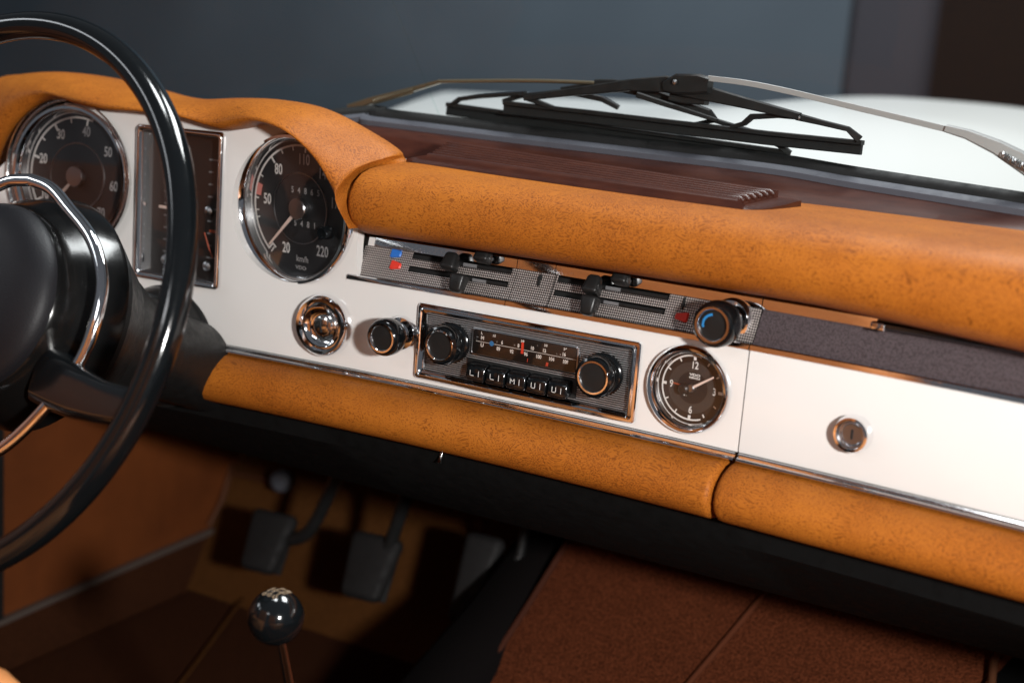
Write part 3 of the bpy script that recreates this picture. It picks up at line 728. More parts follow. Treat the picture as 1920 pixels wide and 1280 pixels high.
def radio_knob(x, z):
    M = RM @ T(x, z, 0)
    k = lathe('tuning_knob', [(0.0150, 0.0012), (0.0168, 0.0024), (0.0170, 0.0050), (0.0160, 0.0060), (0.0148, 0.0066), (0.0149, 0.0110), (0.0158, 0.0122), (0.0166, 0.0150), (0.0165, 0.0182), (0.0155, 0.0208), (0.0136, 0.0218), (0.0128, 0.0216)], BAKE, ra, M, 72)
    lathe('chrome_ring', [(0.0131, 0.0214), (0.0128, 0.0221), (0.0116, 0.0222), (0.0110, 0.0214), (0.0109, 0.0196)], CHROME, k, M, 72)
    lathe('knob_cap', [(0, 0.0204), (0.007, 0.0202), (0.0111, 0.0200)], BPLAS, k, M, 48)
    for q in range(36):
        pass
    rib = []
    V, F = [], []
    for q in range(60):
        a = 2 * math.pi * q / 60; b = len(V); R0, R1 = 0.0146, 0.0153
        for aa, rr in ((a - 0.03, R0), (a, R1), (a + 0.03, R0)):
            for hh in (0.0066, 0.0112): V.append((rr * math.cos(aa), rr * math.sin(aa), hh))
        F += [(b, b + 2, b + 3, b + 1), (b + 2, b + 4, b + 5, b + 3)]
    build('knurling', V, F, BPLAS, k, M, smooth=False)
    return k
radio_knob(-0.0668, 0.0032); radio_knob(0.0717, 0.0020)

# ================================================================== ROUND DIALS
def gauge(name, label, c, yaw, pitch):
    M = frame(Vector(c), yaw, pitch); t = thing(name, label, 'gauge', tuple(c))
    lathe('bezel', [(0.0572, 0.0), (0.0585, 0.0085), (0.0598, 0.0120), (0.0618, 0.0142), (0.0642, 0.0142), (0.0660, 0.0120), (0.0665, 0.0085), (0.0660, -0.004), (0.0625, -0.020)], CHROME, t, M, 112)
    d = disc('dial', 0.0578, 0, DIAL, t, M, 96)
    pl = disc('centre_plate', 0.0305, 0.0007, DIAL, t, M, 72)
    lathe('plate_ring', [(0.0304, 0.0), (0.0306, 0.0012), (0.0311, 0.0013), (0.0314, 0.0)], STEEL, pl, M, 96)
    lathe('needle_hub', [(0.0095, 0.0008), (0.0095, 0.0050), (0.0088, 0.0058), (0, 0.0060)], STEEL, t, M, 48)
    disc('glass', 0.0590, 0.0095, GLASS, t, M, 72)
    return t, M, d, pl
def gneedle(t, M, ang, L):
    a = math.radians(ang); c, s = math.cos(a), math.sin(a)
    q = lambda l, w: (l * c - w * s, l * s + w * c)
    V = [(*q(0.008, 0.0016), 0.0026), (*q(L, 0.0007), 0.0026), (*q(L, -0.0007), 0.0026), (*q(0.008, -0.0016), 0.0026)]; V += [(x, y, z + 0.0007) for x, y, z in V]
    build('needle', V, [(0, 1, 2, 3), (4, 5, 6, 7), (0, 1, 5, 4), (1, 2, 6, 5), (2, 3, 7, 6), (3, 0, 4, 7)], NEEDLE, t, M, smooth=False)
def pol(r, a): return r * math.cos(math.radians(a)), r * math.sin(math.radians(a))
t, M, d, pl = gauge('speedometer', 'round black speedometer marked in km/h under the right arch of the hood', (-0.2341, 0.004, 0.0931), -0.0842, -0.0546)
quads('scale_arc', arc_poly(0.0535, 0.0552, 62, 227, 90), PRINT, d, M, 0.0004)
tk = [tick(-133, 0.0470, 0.0550, 0.0016), tick(-129, 0.0490, 0.0550, 0.0012), tick(130, 0.0475, 0.0550, 0.0018), tick(84, 0.0490, 0.0550, 0.0016), tick(176, 0.0500, 0.0550, 0.0012)]
for a in (-165, 193 - 5, 153, 115, 100, 70): tk.append(tick(a, 0.0500, 0.0540, 0.0011))
tk.append([(pol(0.047, -133)[0] + 0.0, pol(0.047, -133)[1]), pol(0.0485, -133), pol(0.0485, -127), pol(0.047, -127)])
for q_ in tk: quads('scale_mark', [q_], PRINT, d, M, 0.0005)
quads('red_band', arc_poly(0.0475, 0.0535, 161, 173, 8), PINKM, d, M, 0.0006)
for s_, a, r_ in (('20', -114, .0405), ('50', 175, .0395), ('80', 130, .0405), ('110', 85, .0425), ('140', 50, .0425), ('170', 12, .0425), ('220', -53, .0435)):
    x, y = pol(r_, a); text(s_, 0.0132, M @ T(x, y, 0.0006), PRINTD if s_ in ('140', '170', '220', '110') else PRINT, d, 'numeral', 0.70, 0.0002)
text('km/h', 0.0075, M @ T(0.0030, -0.0445, 0.0006), PRINTD, d, 'lettering', 0.95, 0.0001); text('VDO', 0.0045, M @ T(0.0013, -0.0523, 0.0006), PRINTD, d, 'lettering', 1.3, 0.0001)
for s_, x0, y, n_ in (('54865', -0.0085, 0.0155, 5), ('5481', -0.0050, -0.0133, 4)):
    quads('counter_window', [[(x0 - 0.004, y - 0.005), (x0 + 0.0075 * n_ - 0.002, y - 0.005), (x0 + 0.0075 * n_ - 0.002, y + 0.005), (x0 - 0.004, y + 0.005)]], DARK, pl, M, 0.0010)
    for k, ch in enumerate(s_): text(ch, 0.0075, M @ T(x0 + 0.0075 * k, y, 0.0013), PRINTD, pl, 'digit', 0.85, 0.0001)
gneedle(t, M, -134, 0.0500)
lathe('reset_knob', [(0.0058, 0.004), (0.0058, 0.0125), (0.0050, 0.0145), (0.0034, 0.0145), (0.0030, 0.013), (0, 0.013)], BAKE, t, M @ T(0.0375, -0.0155, 0), 32)
t, M, d, pl = gauge('tachometer', 'round black rev counter under the left arch of the hood', (-0.4734, -0.025, 0.0959), 0.1148, 0.0483)
quads('scale_arc', arc_poly(0.0535, 0.0552, 74, 226, 80), PRINT, d, M, 0.0004)
tk = [tick(-150, 0.0475, 0.0545, 0.0018), tick(-134, 0.049, 0.0545, 0.0012), tick(164, 0.0470, 0.0545, 0.0022), tick(122, 0.0470, 0.0545, 0.0022), tick(80, 0.0480, 0.0545, 0.0018), tick(143, 0.0495, 0.0535, 0.0014), tick(101, 0.0495, 0.0535, 0.0014), tick(187, 0.0495, 0.0535, 0.0014)]
for q_ in tk: quads('scale_mark', [q_], PRINT, d, M, 0.0005)
for s_, a in (('5', -126), ('10', -151), ('20', 163), ('30', 120), ('40', 79), ('50', 37), ('60', -7), ('70', -47)):
    x, y = pol(0.0425, a); text(s_, 0.0128, M @ T(x, y, 0.0006), PRINT if s_ in ('10', '20', '30') else PRINTD, d, 'numeral', 0.72, 0.0002)
gneedle(t, M, -132, 0.0480)
lathe('flared_collar', [(0.0668, 0.004), (0.0685, 0.012), (0.0705, 0.0155), (0.0715, 0.016)], CHROME2, t, M, 96)

# ================================================================== COMBINED UPRIGHT GAUGE
cg = thing('combined_gauge', 'upright rectangular gauge with chrome frame between the two round dials', 'gauge', (-0.352, -0.018, 0.082))
CM = frame(D(-0.352, 0.082), math.atan(-2 * K * -0.352))
rows = []
for dx, h in ((0, -0.006), (0, 0.003), (0.0010, 0.0050), (0.0024, 0.0056), (0.0040, 0.0050), (0.0062, 0.0012), (0.0066, -0.004), (0.0070, -0.012)):
    a, b, r = 0.0468 - dx, 0.0700 - dx, max(0.0012, 0.0045 - dx * 0.5); P = []
    for cx, cz, a0 in ((a - r, b - r, 0), (r - a, b - r, 90), (r - a, r - b, 180), (a - r, r - b, 270)):
        for k in range(5):
            an = math.radians(a0 + 22.5 * k); P.append(CM @ Vector((cx + r * math.cos(an), cz + r * math.sin(an), h)))
    rows.append(P)
grid('frame', rows, CHROME, cg, wrap=True)
cgd = box('dial', (0.082, 0.128, 0.002), DIALB, cg, CM @ T(0, 0, -0.0125))
tk = []
for cxx in (-0.026, 0.022):
    for k in range(9): tk.append([(cxx, -0.045 + k * 0.011), (cxx + (0.010 if k % 4 == 0 else 0.005), -0.045 + k * 0.011), (cxx + (0.010 if k % 4 == 0 else 0.005), -0.0436 + k * 0.011), (cxx, -0.0436 + k * 0.011)])
for q_ in tk: quads('scale_mark', [q_], GREYP, cgd, CM, -0.0112)
for cxx, z in ((-0.030, -0.004), (0.026, -0.020)):
    box('pointer', (0.014, 0.0025, 0.0006), NEEDLE if cxx < 0 else NEEDLER, cg, CM @ T(cxx + 0.006, z, -0.0105))
for k, (x, z) in enumerate(((-0.022, -0.052), (0.024, -0.052), (0.024, -0.002))): lathe('warning_lens', [(0.0042, -0.0115), (0.0042, -0.0085), (0.002, -0.0070), (0, -0.0068)], (STEEL, STEEL, STEEL)[k], cg, CM @ T(x, z, 0), 24)
tube('red_pointer', [CM @ Vector((0.020, -0.022, -0.010)), CM @ Vector((0.026, -0.036, -0.0095)), CM @ Vector((0.030, -0.044, -0.010))], 0.0007, NEEDLER, cg)
quads('glass', [[(-0.041, -0.064), (0.041, -0.064), (0.041, 0.064), (-0.041, 0.064)]], GLASS, cg, CM, -0.0035)

# ================================================================== DEFROSTER VENT
vt = thing('defroster_vent', 'red brown ribbed defroster vent on top of the dash under the glass', 'vent', (0, 0.07, 0.142))
def vl(p, q, t, y0, y1): return onY(p[0] + (q[0] - p[0]) * t, p[1] + (q[1] - p[1]) * t, y0 + (y1 - y0) * t)
def vst(t):
    bow = Vector((0, 0.004 * math.sin(math.pi * t), 0))
    return (vl((762, 298), (1393, 391), t, 0.030, 0.012) + bow * 0, vl((800, 290), (1383, 374), t, 0.033, 0.015), vl((838, 265), (1460, 357), t, 0.088, 0.072))
up = Vector((0, 0, 1))
rows = []
for t_ in lin(0, 1, 40):
    fb, ft, bt = vst(t_); m_ = lambda a: ft.lerp(bt, a)
    rows.append([fb - up * 0.012, fb, fb.lerp(ft, 0.75), ft - up * 0.0004, m_(0.04) + up * 0.0003, m_(0.11), m_(0.12) - up * 0.0035, m_(0.95) - up * 0.0035, m_(0.96), bt, bt - up * 0.02])
grid('vent_body', rows, BROWN, vt, fixn=True, angle=40, capends=True)
rows = []
for t_ in lin(0.015, 0.985, 24):
    fb, ft, bt = vst(t_); rows.append([ft.lerp(bt, 0.122) - up * 0.0030, ft.lerp(bt, 0.945) - up * 0.0030])
grid('slot_floor', rows, DARK, vt)
for k in range(6):
    s_ = 0.175 + k * 0.148; P = []
    for t_ in [0.0, 0.006] + lin(0.02, 0.985, 24) + [0.995, 1.0]:
        fb, ft, bt = vst(t_); P.append(ft.lerp(bt, s_) - up * (0.0012 if 0.01 < t_ < 0.99 else 0.0030))
    tube('rib', P, 0.0021, BROWN, vt, 10, flat=1.15)
fb, ft, bt = vst(1.0)
oc = [onY(1393, 391, 0.012), onY(1416, 392, 0.018), onY(1440, 390, 0.028), onY(1466, 385, 0.044), onY(1503, 375, 0.072)]
ic = [ft.lerp(bt, a) - up * 0.0052 for a in (0.0, 0.2, 0.4, 0.6, 1.0)]
oc, ic = crom(oc, 4), crom(ic, 4)
rows = [[i_ - up * 0.008, i_, i_.lerp(o_, 0.6) + up * 0.0002, i_.lerp(o_, 0.92) - up * 0.0008, o_ - up * 0.0002, o_ - up * 0.010] for i_, o_ in zip(ic, oc)]
grid('end_flange', rows, BROWN, vt, fixn=True, angle=50, capends=True)

# ================================================================== WIPERS
def onG(px, py, off):
    return onF(px, py, lambda x, z: 0.205 + off - 0.25 * x * x - 0.55 * (z - 0.165))
def path(off, *pts): return [onG(x, y, off) for x, y in pts]
wp = thing('wiper', 'black wiper blade lying lowest on the glass with a tarnished arm from the left', 'wiper', tuple(onG(1150, 240, 0)), 'windscreen wipers')
beam('blade_rubber', path(0.0, (839, 204), (1000, 228), (1160, 252), (1320, 274), (1480, 295)), 0.0122, 0.005, RUBBER, wp)
beam('blade_spine', path(-0.004, (839, 196), (1000, 218), (1160, 241), (1320, 263), (1480, 286)), 0.0036, 0.008, BSAT, wp)
beam('end_claw', path(-0.006, (848, 196), (862, 186), (900, 181), (945, 178), (985, 175)), [0.003, 0.004, 0.004, 0.004, 0.0035], 0.006, BSAT, wp)
beam('end_claw', path(-0.006, (945, 190), (975, 181), (1060, 172)), [0.004, 0.004, 0.003], 0.006, BSAT, wp)
beam('yoke', path(-0.009, (975, 180), (1060, 172), (1130, 186), (1160, 202)), [0.003, 0.005, 0.005, 0.004], 0.006, BSAT, wp)
beam('main_yoke', path(-0.012, (1055, 170), (1110, 164), (1170, 162), (1230, 178), (1330, 212), (1340, 226)), [0.0060, 0.0090, 0.0110, 0.0085, 0.0062, 0.005], 0.007, BSAT, wp)
beam('end_claw', path(-0.006, (1270, 240), (1340, 226), (1420, 250), (1462, 272), (1482, 288)), [0.003, 0.004, 0.004, 0.005, 0.004], 0.006, BSAT, wp)
beam('clip', path(-0.013, (1118, 156), (1150, 156), (1200, 162)), 0.0065, 0.008, BPLAS, wp)
tube('arm', crom(path(-0.015, (822, 153), (900, 152), (1010, 152), (1122, 156)), 4), 0.0018, BRASS, wp, 8)
beam('arm_base', path(-0.013, (655, 203), (700, 188), (760, 172), (826, 153)), [0.0075, 0.0065, 0.005, 0.0035], 0.006, BRASS, wp)
P = []
for i in range(160):
    t_ = i / 159; c_ = onG(700 + 75 * t_, 192 - 22 * t_, -0.018); a = i * 0.9; P.append(c_ + Vector((0, math.cos(a), math.sin(a))) * 0.0024)
tube('spring', P, 0.0006, BRASS, wp, 5)
wq = thing('wiper', 'black wiper blade crossing over the other with a long silver arm from the right', 'wiper', tuple(onG(1280, 230, -0.02)), 'windscreen wipers')
o1 = -0.016
beam('blade_rubber', path(o1, (946, 202), (1100, 218), (1270, 239), (1440, 259), (1616, 277)), 0.0118, 0.005, RUBBER, wq)
beam('blade_spine', path(o1 - 0.004, (946, 193), (1100, 210), (1270, 230), (1440, 250), (1618, 268)), 0.0038, 0.008, BSAT, wq)
beam('end_claw', path(o1 - 0.007, (1372, 238), (1395, 232), (1410, 219), (1460, 217), (1495, 219)), [0.003, 0.004, 0.005, 0.004, 0.005], 0.006, BSAT, wq)
beam('end_claw', path(o1 - 0.007, (1495, 219), (1540, 230), (1590, 242), (1612, 262)), [0.006, 0.0045, 0.004, 0.006], 0.006, BSAT, wq)
beam('main_yoke', path(o1 - 0.010, (985, 184), (1080, 172), (1180, 160), (1250, 158), (1310, 172), (1400, 194), (1500, 219)), [0.0050, 0.0072, 0.0100, 0.0140, 0.0130, 0.0090, 0.0062], 0.007, BSAT, wq)
beam('end_claw', path(o1 - 0.007, (985, 184), (1010, 192), (1040, 203)), [0.004, 0.004, 0.003], 0.006, BSAT, wq)
beam('yoke', path(o1 - 0.006, (1195, 178), (1250, 196), (1345, 226)), [0.005, 0.0045, 0.003], 0.006, BSAT, wq)
beam('clip', path(o1 - 0.013, (1250, 162), (1272, 158), (1312, 158), (1332, 160)), [0.008, 0.0170, 0.0165, 0.0130], 0.012, BPLAS, wq)
beam('lower_clip', path(o1 - 0.010, (1258, 182), (1285, 188), (1325, 191)), 0.006, 0.010, BPLAS, wq)
P_ = onG(1265, 154, o1 - 0.021); lathe('rivet', [(0.0022, -0.001), (0.0020, 0.0006), (0, 0.001)], STEEL, wq, frame(P_, 0), 16)
P_ = onG(1497, 221, o1 - 0.012); lathe('rivet', [(0.0018, -0.001), (0.0016, 0.0006), (0, 0.001)], STEEL, wq, frame(P_, 0), 16)
beam('arm', crom(path(o1 - 0.014, (1328, 147), (1400, 156), (1480, 172), (1580, 196), (1690, 222), (1785, 245)), 4), 0.0046, 0.0016, ARMG, wq)
beam('arm_base', path(o1 - 0.012, (1775, 241), (1815, 252), (1870, 276), (1925, 308), (1990, 350)), [0.0058, 0.0075, 0.0110, 0.0150, 0.018], 0.010, ARMG, wq)
P = []
for i in range(120):
    t_ = i / 119; c_ = onG(1880 + 80 * t_, 290 + 45 * t_, o1 - 0.022); a = i * 0.95; P.append(c_ + Vector((0, math.cos(a), math.sin(a))) * 0.0022)
tube('spring', P, 0.0006, STEEL, wq, 5)

# ================================================================== STEERING WHEEL AND COLUMN
C0 = Vector((-0.3377, -0.2637, 0.0349)); WM = frame(C0, -0.0363, 0.3675)
sw = thing('steering_wheel', 'large black steering wheel with glossy thin rim and chrome horn ring', 'steering wheel', tuple(C0))
V, F = [], []; NS, NT = 160, 20; R_ = 0.2105
for i in range(NS):
    a = 2 * math.pi * i / NS
    for k in range(NT):
        b = 2 * math.pi * k / NT; rr = R_ + 0.0104 * math.cos(b); V.append((rr * math.cos(a), rr * math.sin(a), 0.0112 * math.sin(b)))
for i in range(NS):
    for k in range(NT): F.append((i * NT + k, ((i + 1) % NS) * NT + k, ((i + 1) % NS) * NT + (k + 1) % NT, i * NT + (k + 1) % NT))
build('rim', V, F, BAKE, sw, WM, angle=180)
lathe('hub_pad', [(0, -0.0020), (0.03, -0.0022), (0.050, -0.0040), (0.061, -0.0072), (0.069, -0.0120), (0.0730, -0.0180), (0.0735, -0.0260)], HUBL, sw, WM, 80, label='grained black leather pad')
lathe('hub_shell', [(0.0728, -0.0220), (0.0748, -0.0245), (0.0765, -0.0300), (0.0840, -0.0420), (0.0885, -0.0560), (0.0945, -0.0700), (0.0950, -0.0740), (0.0900, -0.0770), (0.0760, -0.0800)], HUBS, sw, WM, 80)
for s in (-1, 1):
    rows = []
    for q, (u_, v_, h_, hh, tt) in enumerate(((0.066, -0.045, -0.046, 0.046, 0.034), (0.095, -0.049, -0.036, 0.042, 0.026), (0.125, -0.052, -0.024, 0.036, 0.020), (0.160, -0.053, -0.012, 0.030, 0.016), (0.190, -0.052, -0.003, 0.028, 0.015), (0.205, -0.050, 0.0, 0.030, 0.016))):
        ring = []
        for k in range(16):
            b = 2 * math.pi * k / 16; cx = math.copysign(abs(math.cos(b)) ** 0.55, math.cos(b)); sx_ = math.copysign(abs(math.sin(b)) ** 0.55, math.sin(b))
            ring.append(WM @ Vector((s * u_, v_ + cx * hh / 2, h_ + sx_ * tt / 2)))
        rows.append(ring)
    grid('spoke', rows, BAKE, sw, wrap=True, capends=True, angle=60, fixn=True)
ring = [(-0.0, 0.0965), (0.024, 0.0925), (0.050, 0.0790), (0.0810, 0.0610), (0.1022, 0.0375), (0.1103, 0.0140), (0.1102, -0.0180), (0.1016, -0.0435), (0.0795, -0.0800), (0.0560, -0.1060), (0.028, -0.1200), (0.0, -0.1240)]
full = [Vector((x, y, 0)) for x, y in ring] + [Vector((-x, y, 0)) for x, y in reversed(ring[1:-1])]
full = full + [full[0]]
cr = crom(full, 8)[:-1]
rows = []
nC = len(cr)
for i, p in enumerate(cr):
    t_ = (cr[(i + 1) % nC] - cr[i - 1]).normalized(); nn = Vector((t_.y, -t_.x, 0))
    rows.append([WM @ (p + nn * (0.0052 * math.cos(2 * math.pi * k / 12)) + Vector((0, 0, -0.030 + 0.0040 * math.sin(2 * math.pi * k / 12)))) for k in range(12)])
rows.append(rows[0])
grid('horn_ring', rows, CHROME, sw, wrap=True, angle=180)
for s in (-1, 1):
    box('horn_ring_bracket', (0.034, 0.009, 0.008), CHROME, sw, WM @ T(s * 0.094, -0.036, -0.034) @ Rz(-s * 0.12), 0.0025, 3)
sc_ = thing('steering_column', 'black steering column and cowl passing into the dash', 'steering column', tuple(WM @ Vector((0, 0, -0.3))))
lathe('column_bell', [(0.0880, -0.0800), (0.0885, -0.0850), (0.0760, -0.1050), (0.0660, -0.1230), (0.0600, -0.1290)], BSAT, sc_, WM, 64)
lathe('column_tube', [(0.0600, -0.120), (0.0550, -0.145), (0.0450, -0.165), (0.0430, -0.20), (0.0400, -0.205), (0.0390, -0.42)], BSAT, sc_, WM, 64)
cw = frame(D(-0.366, -0.048, 0.0), 0.06, 0.05)
lathe('cowl', [(0.044, 0.026), (0.050, 0.023), (0.0535, 0.015), (0.0545, 0.0), (0.0545, -0.05)], BPLAS, sc_, cw, 64)
lathe('cowl_rim', [(0.0545, 0.004), (0.0565, 0.003), (0.0565, -0.004), (0.054, -0.005)], RUBBER, sc_, cw, 64)
tube('indicator_stalk', [WM @ Vector((0.06, 0.02, -0.105)), WM @ Vector((-0.10, 0.03, -0.10)), WM @ Vector((-0.19, 0.035, -0.09))], [0.005, 0.004, 0.006], BPLAS, sc_, 10)

# ================================================================== FOOTWELL
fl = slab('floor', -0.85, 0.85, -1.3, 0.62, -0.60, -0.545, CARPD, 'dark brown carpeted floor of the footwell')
def sheet(name, pts, mt, label, cat, th=0.012, parent=None):
    V = [Vector(p) for p in pts]; nrm = (V[1] - V[0]).cross(V[2] - V[0]).normalized()
    if nrm.dot(CAM - V[0]) < 0: nrm = -nrm
    k = len(V); VV = V + [p - nrm * th for p in V]
    F = [tuple(range(k)), tuple(range(2 * k - 1, k - 1, -1))] + [(i, (i + 1) % k, k + (i + 1) % k, k + i) for i in range(k)]
    o = build(name, VV, F, mt, parent, smooth=False, fixn=True)
    if label: o['label'] = label
    if cat: o['category'] = cat
    return o
tb = thing('driver_toe_board', 'olive brown carpet on the toe board behind the pedals', 'carpet', (-0.4, 0.4, -0.54))
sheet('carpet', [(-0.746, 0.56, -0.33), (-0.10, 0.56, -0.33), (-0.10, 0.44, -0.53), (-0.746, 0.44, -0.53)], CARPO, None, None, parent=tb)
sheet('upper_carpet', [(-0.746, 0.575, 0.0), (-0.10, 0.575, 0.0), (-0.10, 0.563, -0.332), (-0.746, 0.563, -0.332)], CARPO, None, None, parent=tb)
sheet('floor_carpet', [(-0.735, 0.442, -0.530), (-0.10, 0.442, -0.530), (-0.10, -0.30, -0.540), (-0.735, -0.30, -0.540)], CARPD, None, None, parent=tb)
toeY = lambda x, z: 0.56 - max(0, -0.33 - z) * 0.6 - 0.006
tube('carpet_piping', [onF(428, 770, toeY), onF(431, 830, toeY), onF(432, 885, toeY), onF(415, 940, toeY), onF(392, 985, toeY)], 0.005, PIPING, tb, 8)
tube('carpet_piping', [onF(432, 885, toeY), onF(520, 903, toeY)], 0.005, PIPING, tb, 8)
tube('carpet_piping', [onZ_ for onZ_ in (CAM + ray(480, 1085) * ((-0.515 - CAM.z) / ray(480, 1085).z), CAM + ray(420, 1170) * ((-0.526 - CAM.z) / ray(420, 1170).z), CAM + ray(350, 1265) * ((-0.528 - CAM.z) / ray(350, 1265).z), CAM + ray(250, 1390) * ((-0.530 - CAM.z) / ray(250, 1390).z))], 0.0026, CARPO, tb, 8)
P_ = onY(530, 900, 0.50); lathe('drain_plug', [(0.016, 0.0), (0.016, 0.008), (0.011, 0.013), (0, 0.014)], RUBG, tb, frame(P_, 0.5, 0.2), 24)
kp = thing('kick_panel', 'brown vinyl kick panel beside the clutch pedal', 'panel', (-0.75, 0.3, -0.47))
sheet('vinyl_face', [(-0.748, 0.118, 0.0), (-0.748, 0.56, 0.0), (-0.748, 0.56, -0.455), (-0.748, 0.118, -0.468)], KICK, None, None, parent=kp)
beam('sill_trim', [Vector((-0.742, 0.50, -0.455)), Vector((-0.742, 0.30, -0.462)), Vector((-0.742, 0.118, -0.470)), Vector((-0.742, -0.9, -0.49))], 0.007, 0.010, TRIMG, kp, (1, 0, 0))
sheet('sill_carpet', [(-0.744, 0.52, -0.462), (-0.744, -0.9, -0.495), (-0.744, -0.9, -0.545), (-0.744, 0.52, -0.545)], CARPD, None, None, 0.006, kp)
beam('door_seal', [Vector((-0.744, 0.112, -0.02)), Vector((-0.744, 0.112, -0.465))], 0.012, 0.012, RUBBER, kp, (1, 0, 0))
dr = thing('driver_door', 'brown vinyl driver door card beyond the steering wheel', 'door', (-0.76, -0.4, -0.47))
sheet('door_card', [(-0.756, 0.100, 0.10), (-0.756, -1.15, 0.10), (-0.756, -1.15, -0.47), (-0.756, 0.100, -0.47)], KICK, None, None, parent=dr)
beam('arm_rest', [Vector((-0.72, -0.25, -0.12)), Vector((-0.715, -0.5, -0.11)), Vector((-0.72, -0.75, -0.12))], [0.03, 0.045, 0.03], 0.05, SEAT, dr, (1, 0, 0))
# passenger side carpet and tunnel
def pc(px, py):                                    # sloping passenger toe carpet plane
    d = ray(px, py); k = 0.62; s = ((-0.277 - CAM.z) + k * (CAM.y - 0.35)) / (d.z - k * d.y); return CAM + d * s
mp = thing('passenger_carpet', 'red brown loop carpet on the passenger toe board', 'carpet', tuple(pc(1300, 1200)))
a_, b_, c_, d_ = pc(1078, 1000), pc(850, 1335), pc(1700, 1420), pc(1960, 1150)
up_ = (a_ - b_).normalized() * 0.25; up2 = (d_ - c_).normalized() * 0.25
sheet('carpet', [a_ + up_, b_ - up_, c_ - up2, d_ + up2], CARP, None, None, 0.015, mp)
off_ = Vector((0, -0.35, 0.55)).normalized() * 0.002
tube('carpet_seam', [pc(1445, 1100) + off_, pc(1370, 1190) + off_, pc(1285, 1290) + off_], 0.0030, mat('seam_brown', (0.085, 0.025, 0.011), 0.85, spec=0.08), mp, 8)
tube('carpet_edge', [pc(1085, 985) + off_, pc(988, 1140) + off_, pc(868, 1325) + off_], 0.0035, mat('edge_brown', (0.05, 0.016, 0.009), 0.8, spec=0.08), mp, 8)
tube('side_piping', [pc(1872, 1228) + off_ * 4, pc(1862, 1250) + off_ * 4, pc(1858, 1300) + off_ * 4], 0.004, PIPING, mp, 8)
tn = thing('transmission_tunnel', 'black carpeted transmission tunnel between the footwells', 'tunnel', (-0.15, 0.1, -0.5))
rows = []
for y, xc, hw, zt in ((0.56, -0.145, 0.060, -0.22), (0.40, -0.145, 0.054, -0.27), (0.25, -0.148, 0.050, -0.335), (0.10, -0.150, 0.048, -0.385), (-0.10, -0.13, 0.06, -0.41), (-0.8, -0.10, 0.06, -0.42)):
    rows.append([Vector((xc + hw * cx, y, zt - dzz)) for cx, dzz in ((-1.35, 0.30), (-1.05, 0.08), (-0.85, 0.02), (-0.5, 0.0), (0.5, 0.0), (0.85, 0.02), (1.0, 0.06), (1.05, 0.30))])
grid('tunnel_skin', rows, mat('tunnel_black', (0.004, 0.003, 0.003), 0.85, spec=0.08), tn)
tube('bulkhead_pipe', [onY(985, 985, 0.33), onY(975, 1040, 0.33), onY(930, 1120, 0.30)], 0.006, BSAT, tn, 8)
slab('blocking_firewall', -0.78, 0.78, 0.59, 0.61, -0.6, 0.05, UNDER, 'black bulkhead added to block stray light from the footwell')  # added behind the carpets to keep ground light out of the footwell
# pedals
def pedal(name, label, px, py, Y, wd, hh, arm, tilt=0.55):
    P = onY(px, py, Y); t = thing(name, label, 'pedal', tuple(P), 'foot pedals')
    M = frame(P, 0.12, -tilt) @ Rz(0.10)
    M = frame(P, 0.12, tilt)
    V, F = box_data(wd, hh, 0.020, 0.0095, 4)
    V = [Vector((v.x * (1.0 + 0.30 * v.y / hh - 0.9 * (v.y / hh) ** 2 * 0.4), v.y, v.z - 6 * v.x * v.x * 0.3)) for v in V]
    pd = build('pedal_rubber', V, F, RUBP, t, M, angle=60)
    box('pedal_plate', (wd * 0.9, hh * 0.9, 0.006), BSAT, t, M @ T(0, 0, -0.011), 0.002)
    if arm: tube('pedal_arm', crom([P + Vector((0.01, 0.012, 0.0))] + [onY(x, y, Y_) for x, y, Y_ in arm], 4), 0.0085, BPLAS, t, 8)
    return t
RUBP = black('pedal_rubber', 0.008, 0.7, tint=(1.05, 0.95, 0.95))
pedal('clutch_pedal', 'grey black rubber pedal farthest from the tunnel', 500, 1015, 0.335, 0.060, 0.078, [(575, 1000, 0.345), (615, 930, 0.34), (640, 870, 0.30), (650, 800, 0.25)])
pedal('brake_pedal', 'grey black rubber pedal in the middle of the three', 692, 1062, 0.335, 0.064, 0.080, [(738, 1000, 0.35), (760, 930, 0.34), (770, 860, 0.30)])
pedal('accelerator_pedal', 'tall narrow black pedal beside the tunnel', 890, 1085, 0.335, 0.046, 0.105, None)
# gear lever
gl = thing('gear_lever', 'black ball gear knob on a thin chrome lever', 'gear lever', tuple(at(600, 1560, 1.0)))
G0 = at(517, 1156, 0.95); GR = 0.0197
up_ = (G0 - at(541, 1280, 0.985)).normalized()
ax = up_.cross(Vector((0, 1, 0))).normalized(); ay = up_.cross(ax)
GM = Matrix.Identity(4)
for i in range(3): GM[i][0] = ax[i]; GM[i][1] = ay[i]; GM[i][2] = up_[i]; GM[i][3] = G0[i]
GM = GM @ Matrix.Rotation(-0.10, 4, 'X') @ Matrix.Rotation(0.12, 4, 'Y')
prof = [(GR * math.sin(a), GR * math.cos(a)) for a in lin(0.0, math.radians(100), 30)]
kb = lathe('gear_knob', prof, BAKE, gl, GM, 64, label='glossy black ball with shift pattern on top')
lathe('knob_base', [(GR * math.sin(a) * 0.99, GR * math.cos(a)) for a in lin(math.radians(103), math.radians(165), 18)], BAKE, gl, GM, 64)
lathe('knob_groove', [(GR * math.sin(a) * 1.004, GR * math.cos(a)) for a in lin(math.radians(99), math.radians(102.5), 4)], STEEL, gl, GM, 64)
def on_ball(x, y):
    y = 0.8 * y - 0.0085; x = 0.8 * x
    z = math.sqrt(max(0, (GR * 1.006) ** 2 - x * x - y * y)); return GM @ Vector((x, y, z))
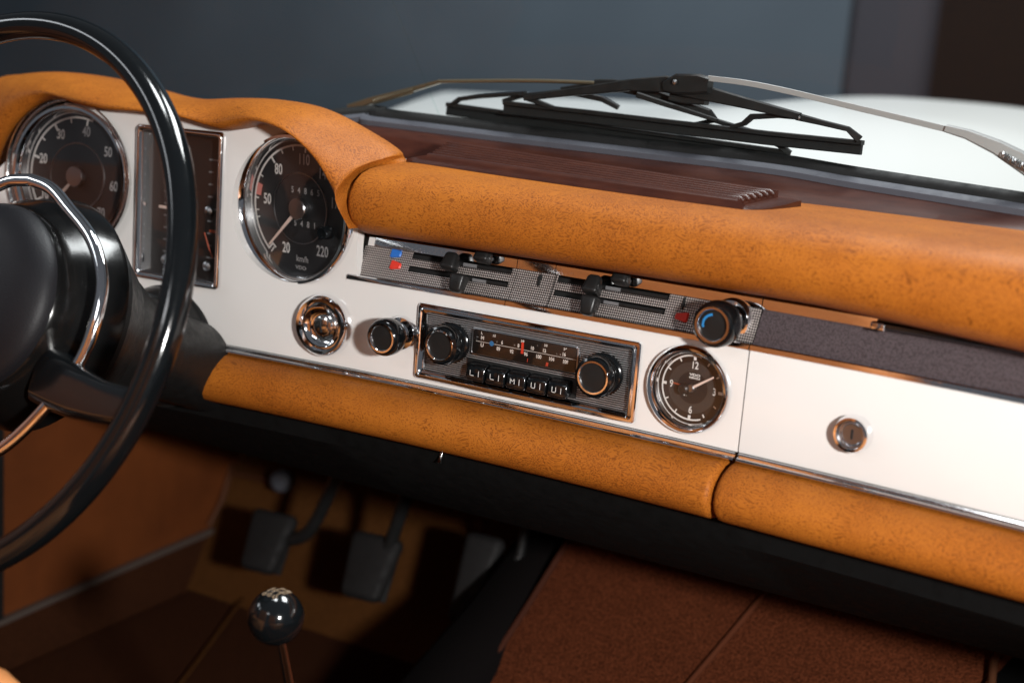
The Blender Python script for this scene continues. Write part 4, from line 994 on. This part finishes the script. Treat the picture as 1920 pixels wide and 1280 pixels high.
def ballline(*pts):
    P = []
    for (x0, y0), (x1, y1) in zip(pts[:-1], pts[1:]): P += [on_ball(x0 + (x1 - x0) * t_, y0 + (y1 - y0) * t_) for t_ in lin(0, 1, 6)]
    tube('shift_pattern', P, 0.00036, GOLD, kb, 6)
for x in (-0.006, 0.0, 0.006): ballline((x, -0.005), (x, 0.005))
ballline((-0.0085, 0), (0.006, 0)); ballline((-0.0085, 0.0), (-0.0085, -0.005))
for x, y in ((-0.006, 0.0078), (0, 0.0078), (0.006, 0.0078), (-0.006, -0.0078), (0.0, -0.0078)): ballline(*[(x + 0.0018 * math.cos(a), y + 0.0018 * math.sin(a)) for a in lin(0, 2 * math.pi, 8)])
tube('lever_rod', [G0 - up_ * (GR * 0.9), G0 - up_ * 0.12, G0 - up_ * 0.28], [0.0038, 0.0046, 0.0055], CHROME, gl, 16)
lathe('gaiter', [(0.012, -0.22), (0.02, -0.24), (0.03, -0.27), (0.045, -0.29)], RUBBER, gl, GM, 32)

# ================================================================== SEATS
def seat(name, label, xc, yf, zt, back_y):
    t = thing(name, label, 'seat', (xc, yf - 0.25, zt - 0.15), 'front seats')
    def cushion(nm, M, sx, sy, sz):
        V, F = box_data(sx, sy, sz, 0.045, 4); V = [Vector((v.x, v.y, v.z + (0.018 * math.cos(v.x / sx * math.pi) if v.z > 0 else 0))) for v in V]
        c = build(nm, V, F, SEAT, t, M, angle=180)
        for k in range(-3, 4): tube('welt', [M @ Vector((k * sx * 0.115, y, sz / 2 + 0.018 * math.cos(k * 0.115 * math.pi) + 0.0005)) for y in lin(-sy * 0.44, sy * 0.44, 4)], 0.003, SEAT, c, 6)
    cushion('seat_cushion', T(xc, yf - 0.25, zt - 0.075), 0.50, 0.50, 0.15)
    cushion('backrest', T(xc, back_y, zt + 0.24) @ Matrix.Rotation(math.radians(76), 4, 'X') , 0.50, 0.56, 0.14)
    return t
seat('driver_seat_unit', 'tan leather driver seat with pleats peeping in at the lower left corner', -0.352, -0.372, -0.160, -1.02)
seat('passenger_seat_unit', 'tan leather passenger seat below the camera', 0.36, -0.46, -0.20, -1.16)
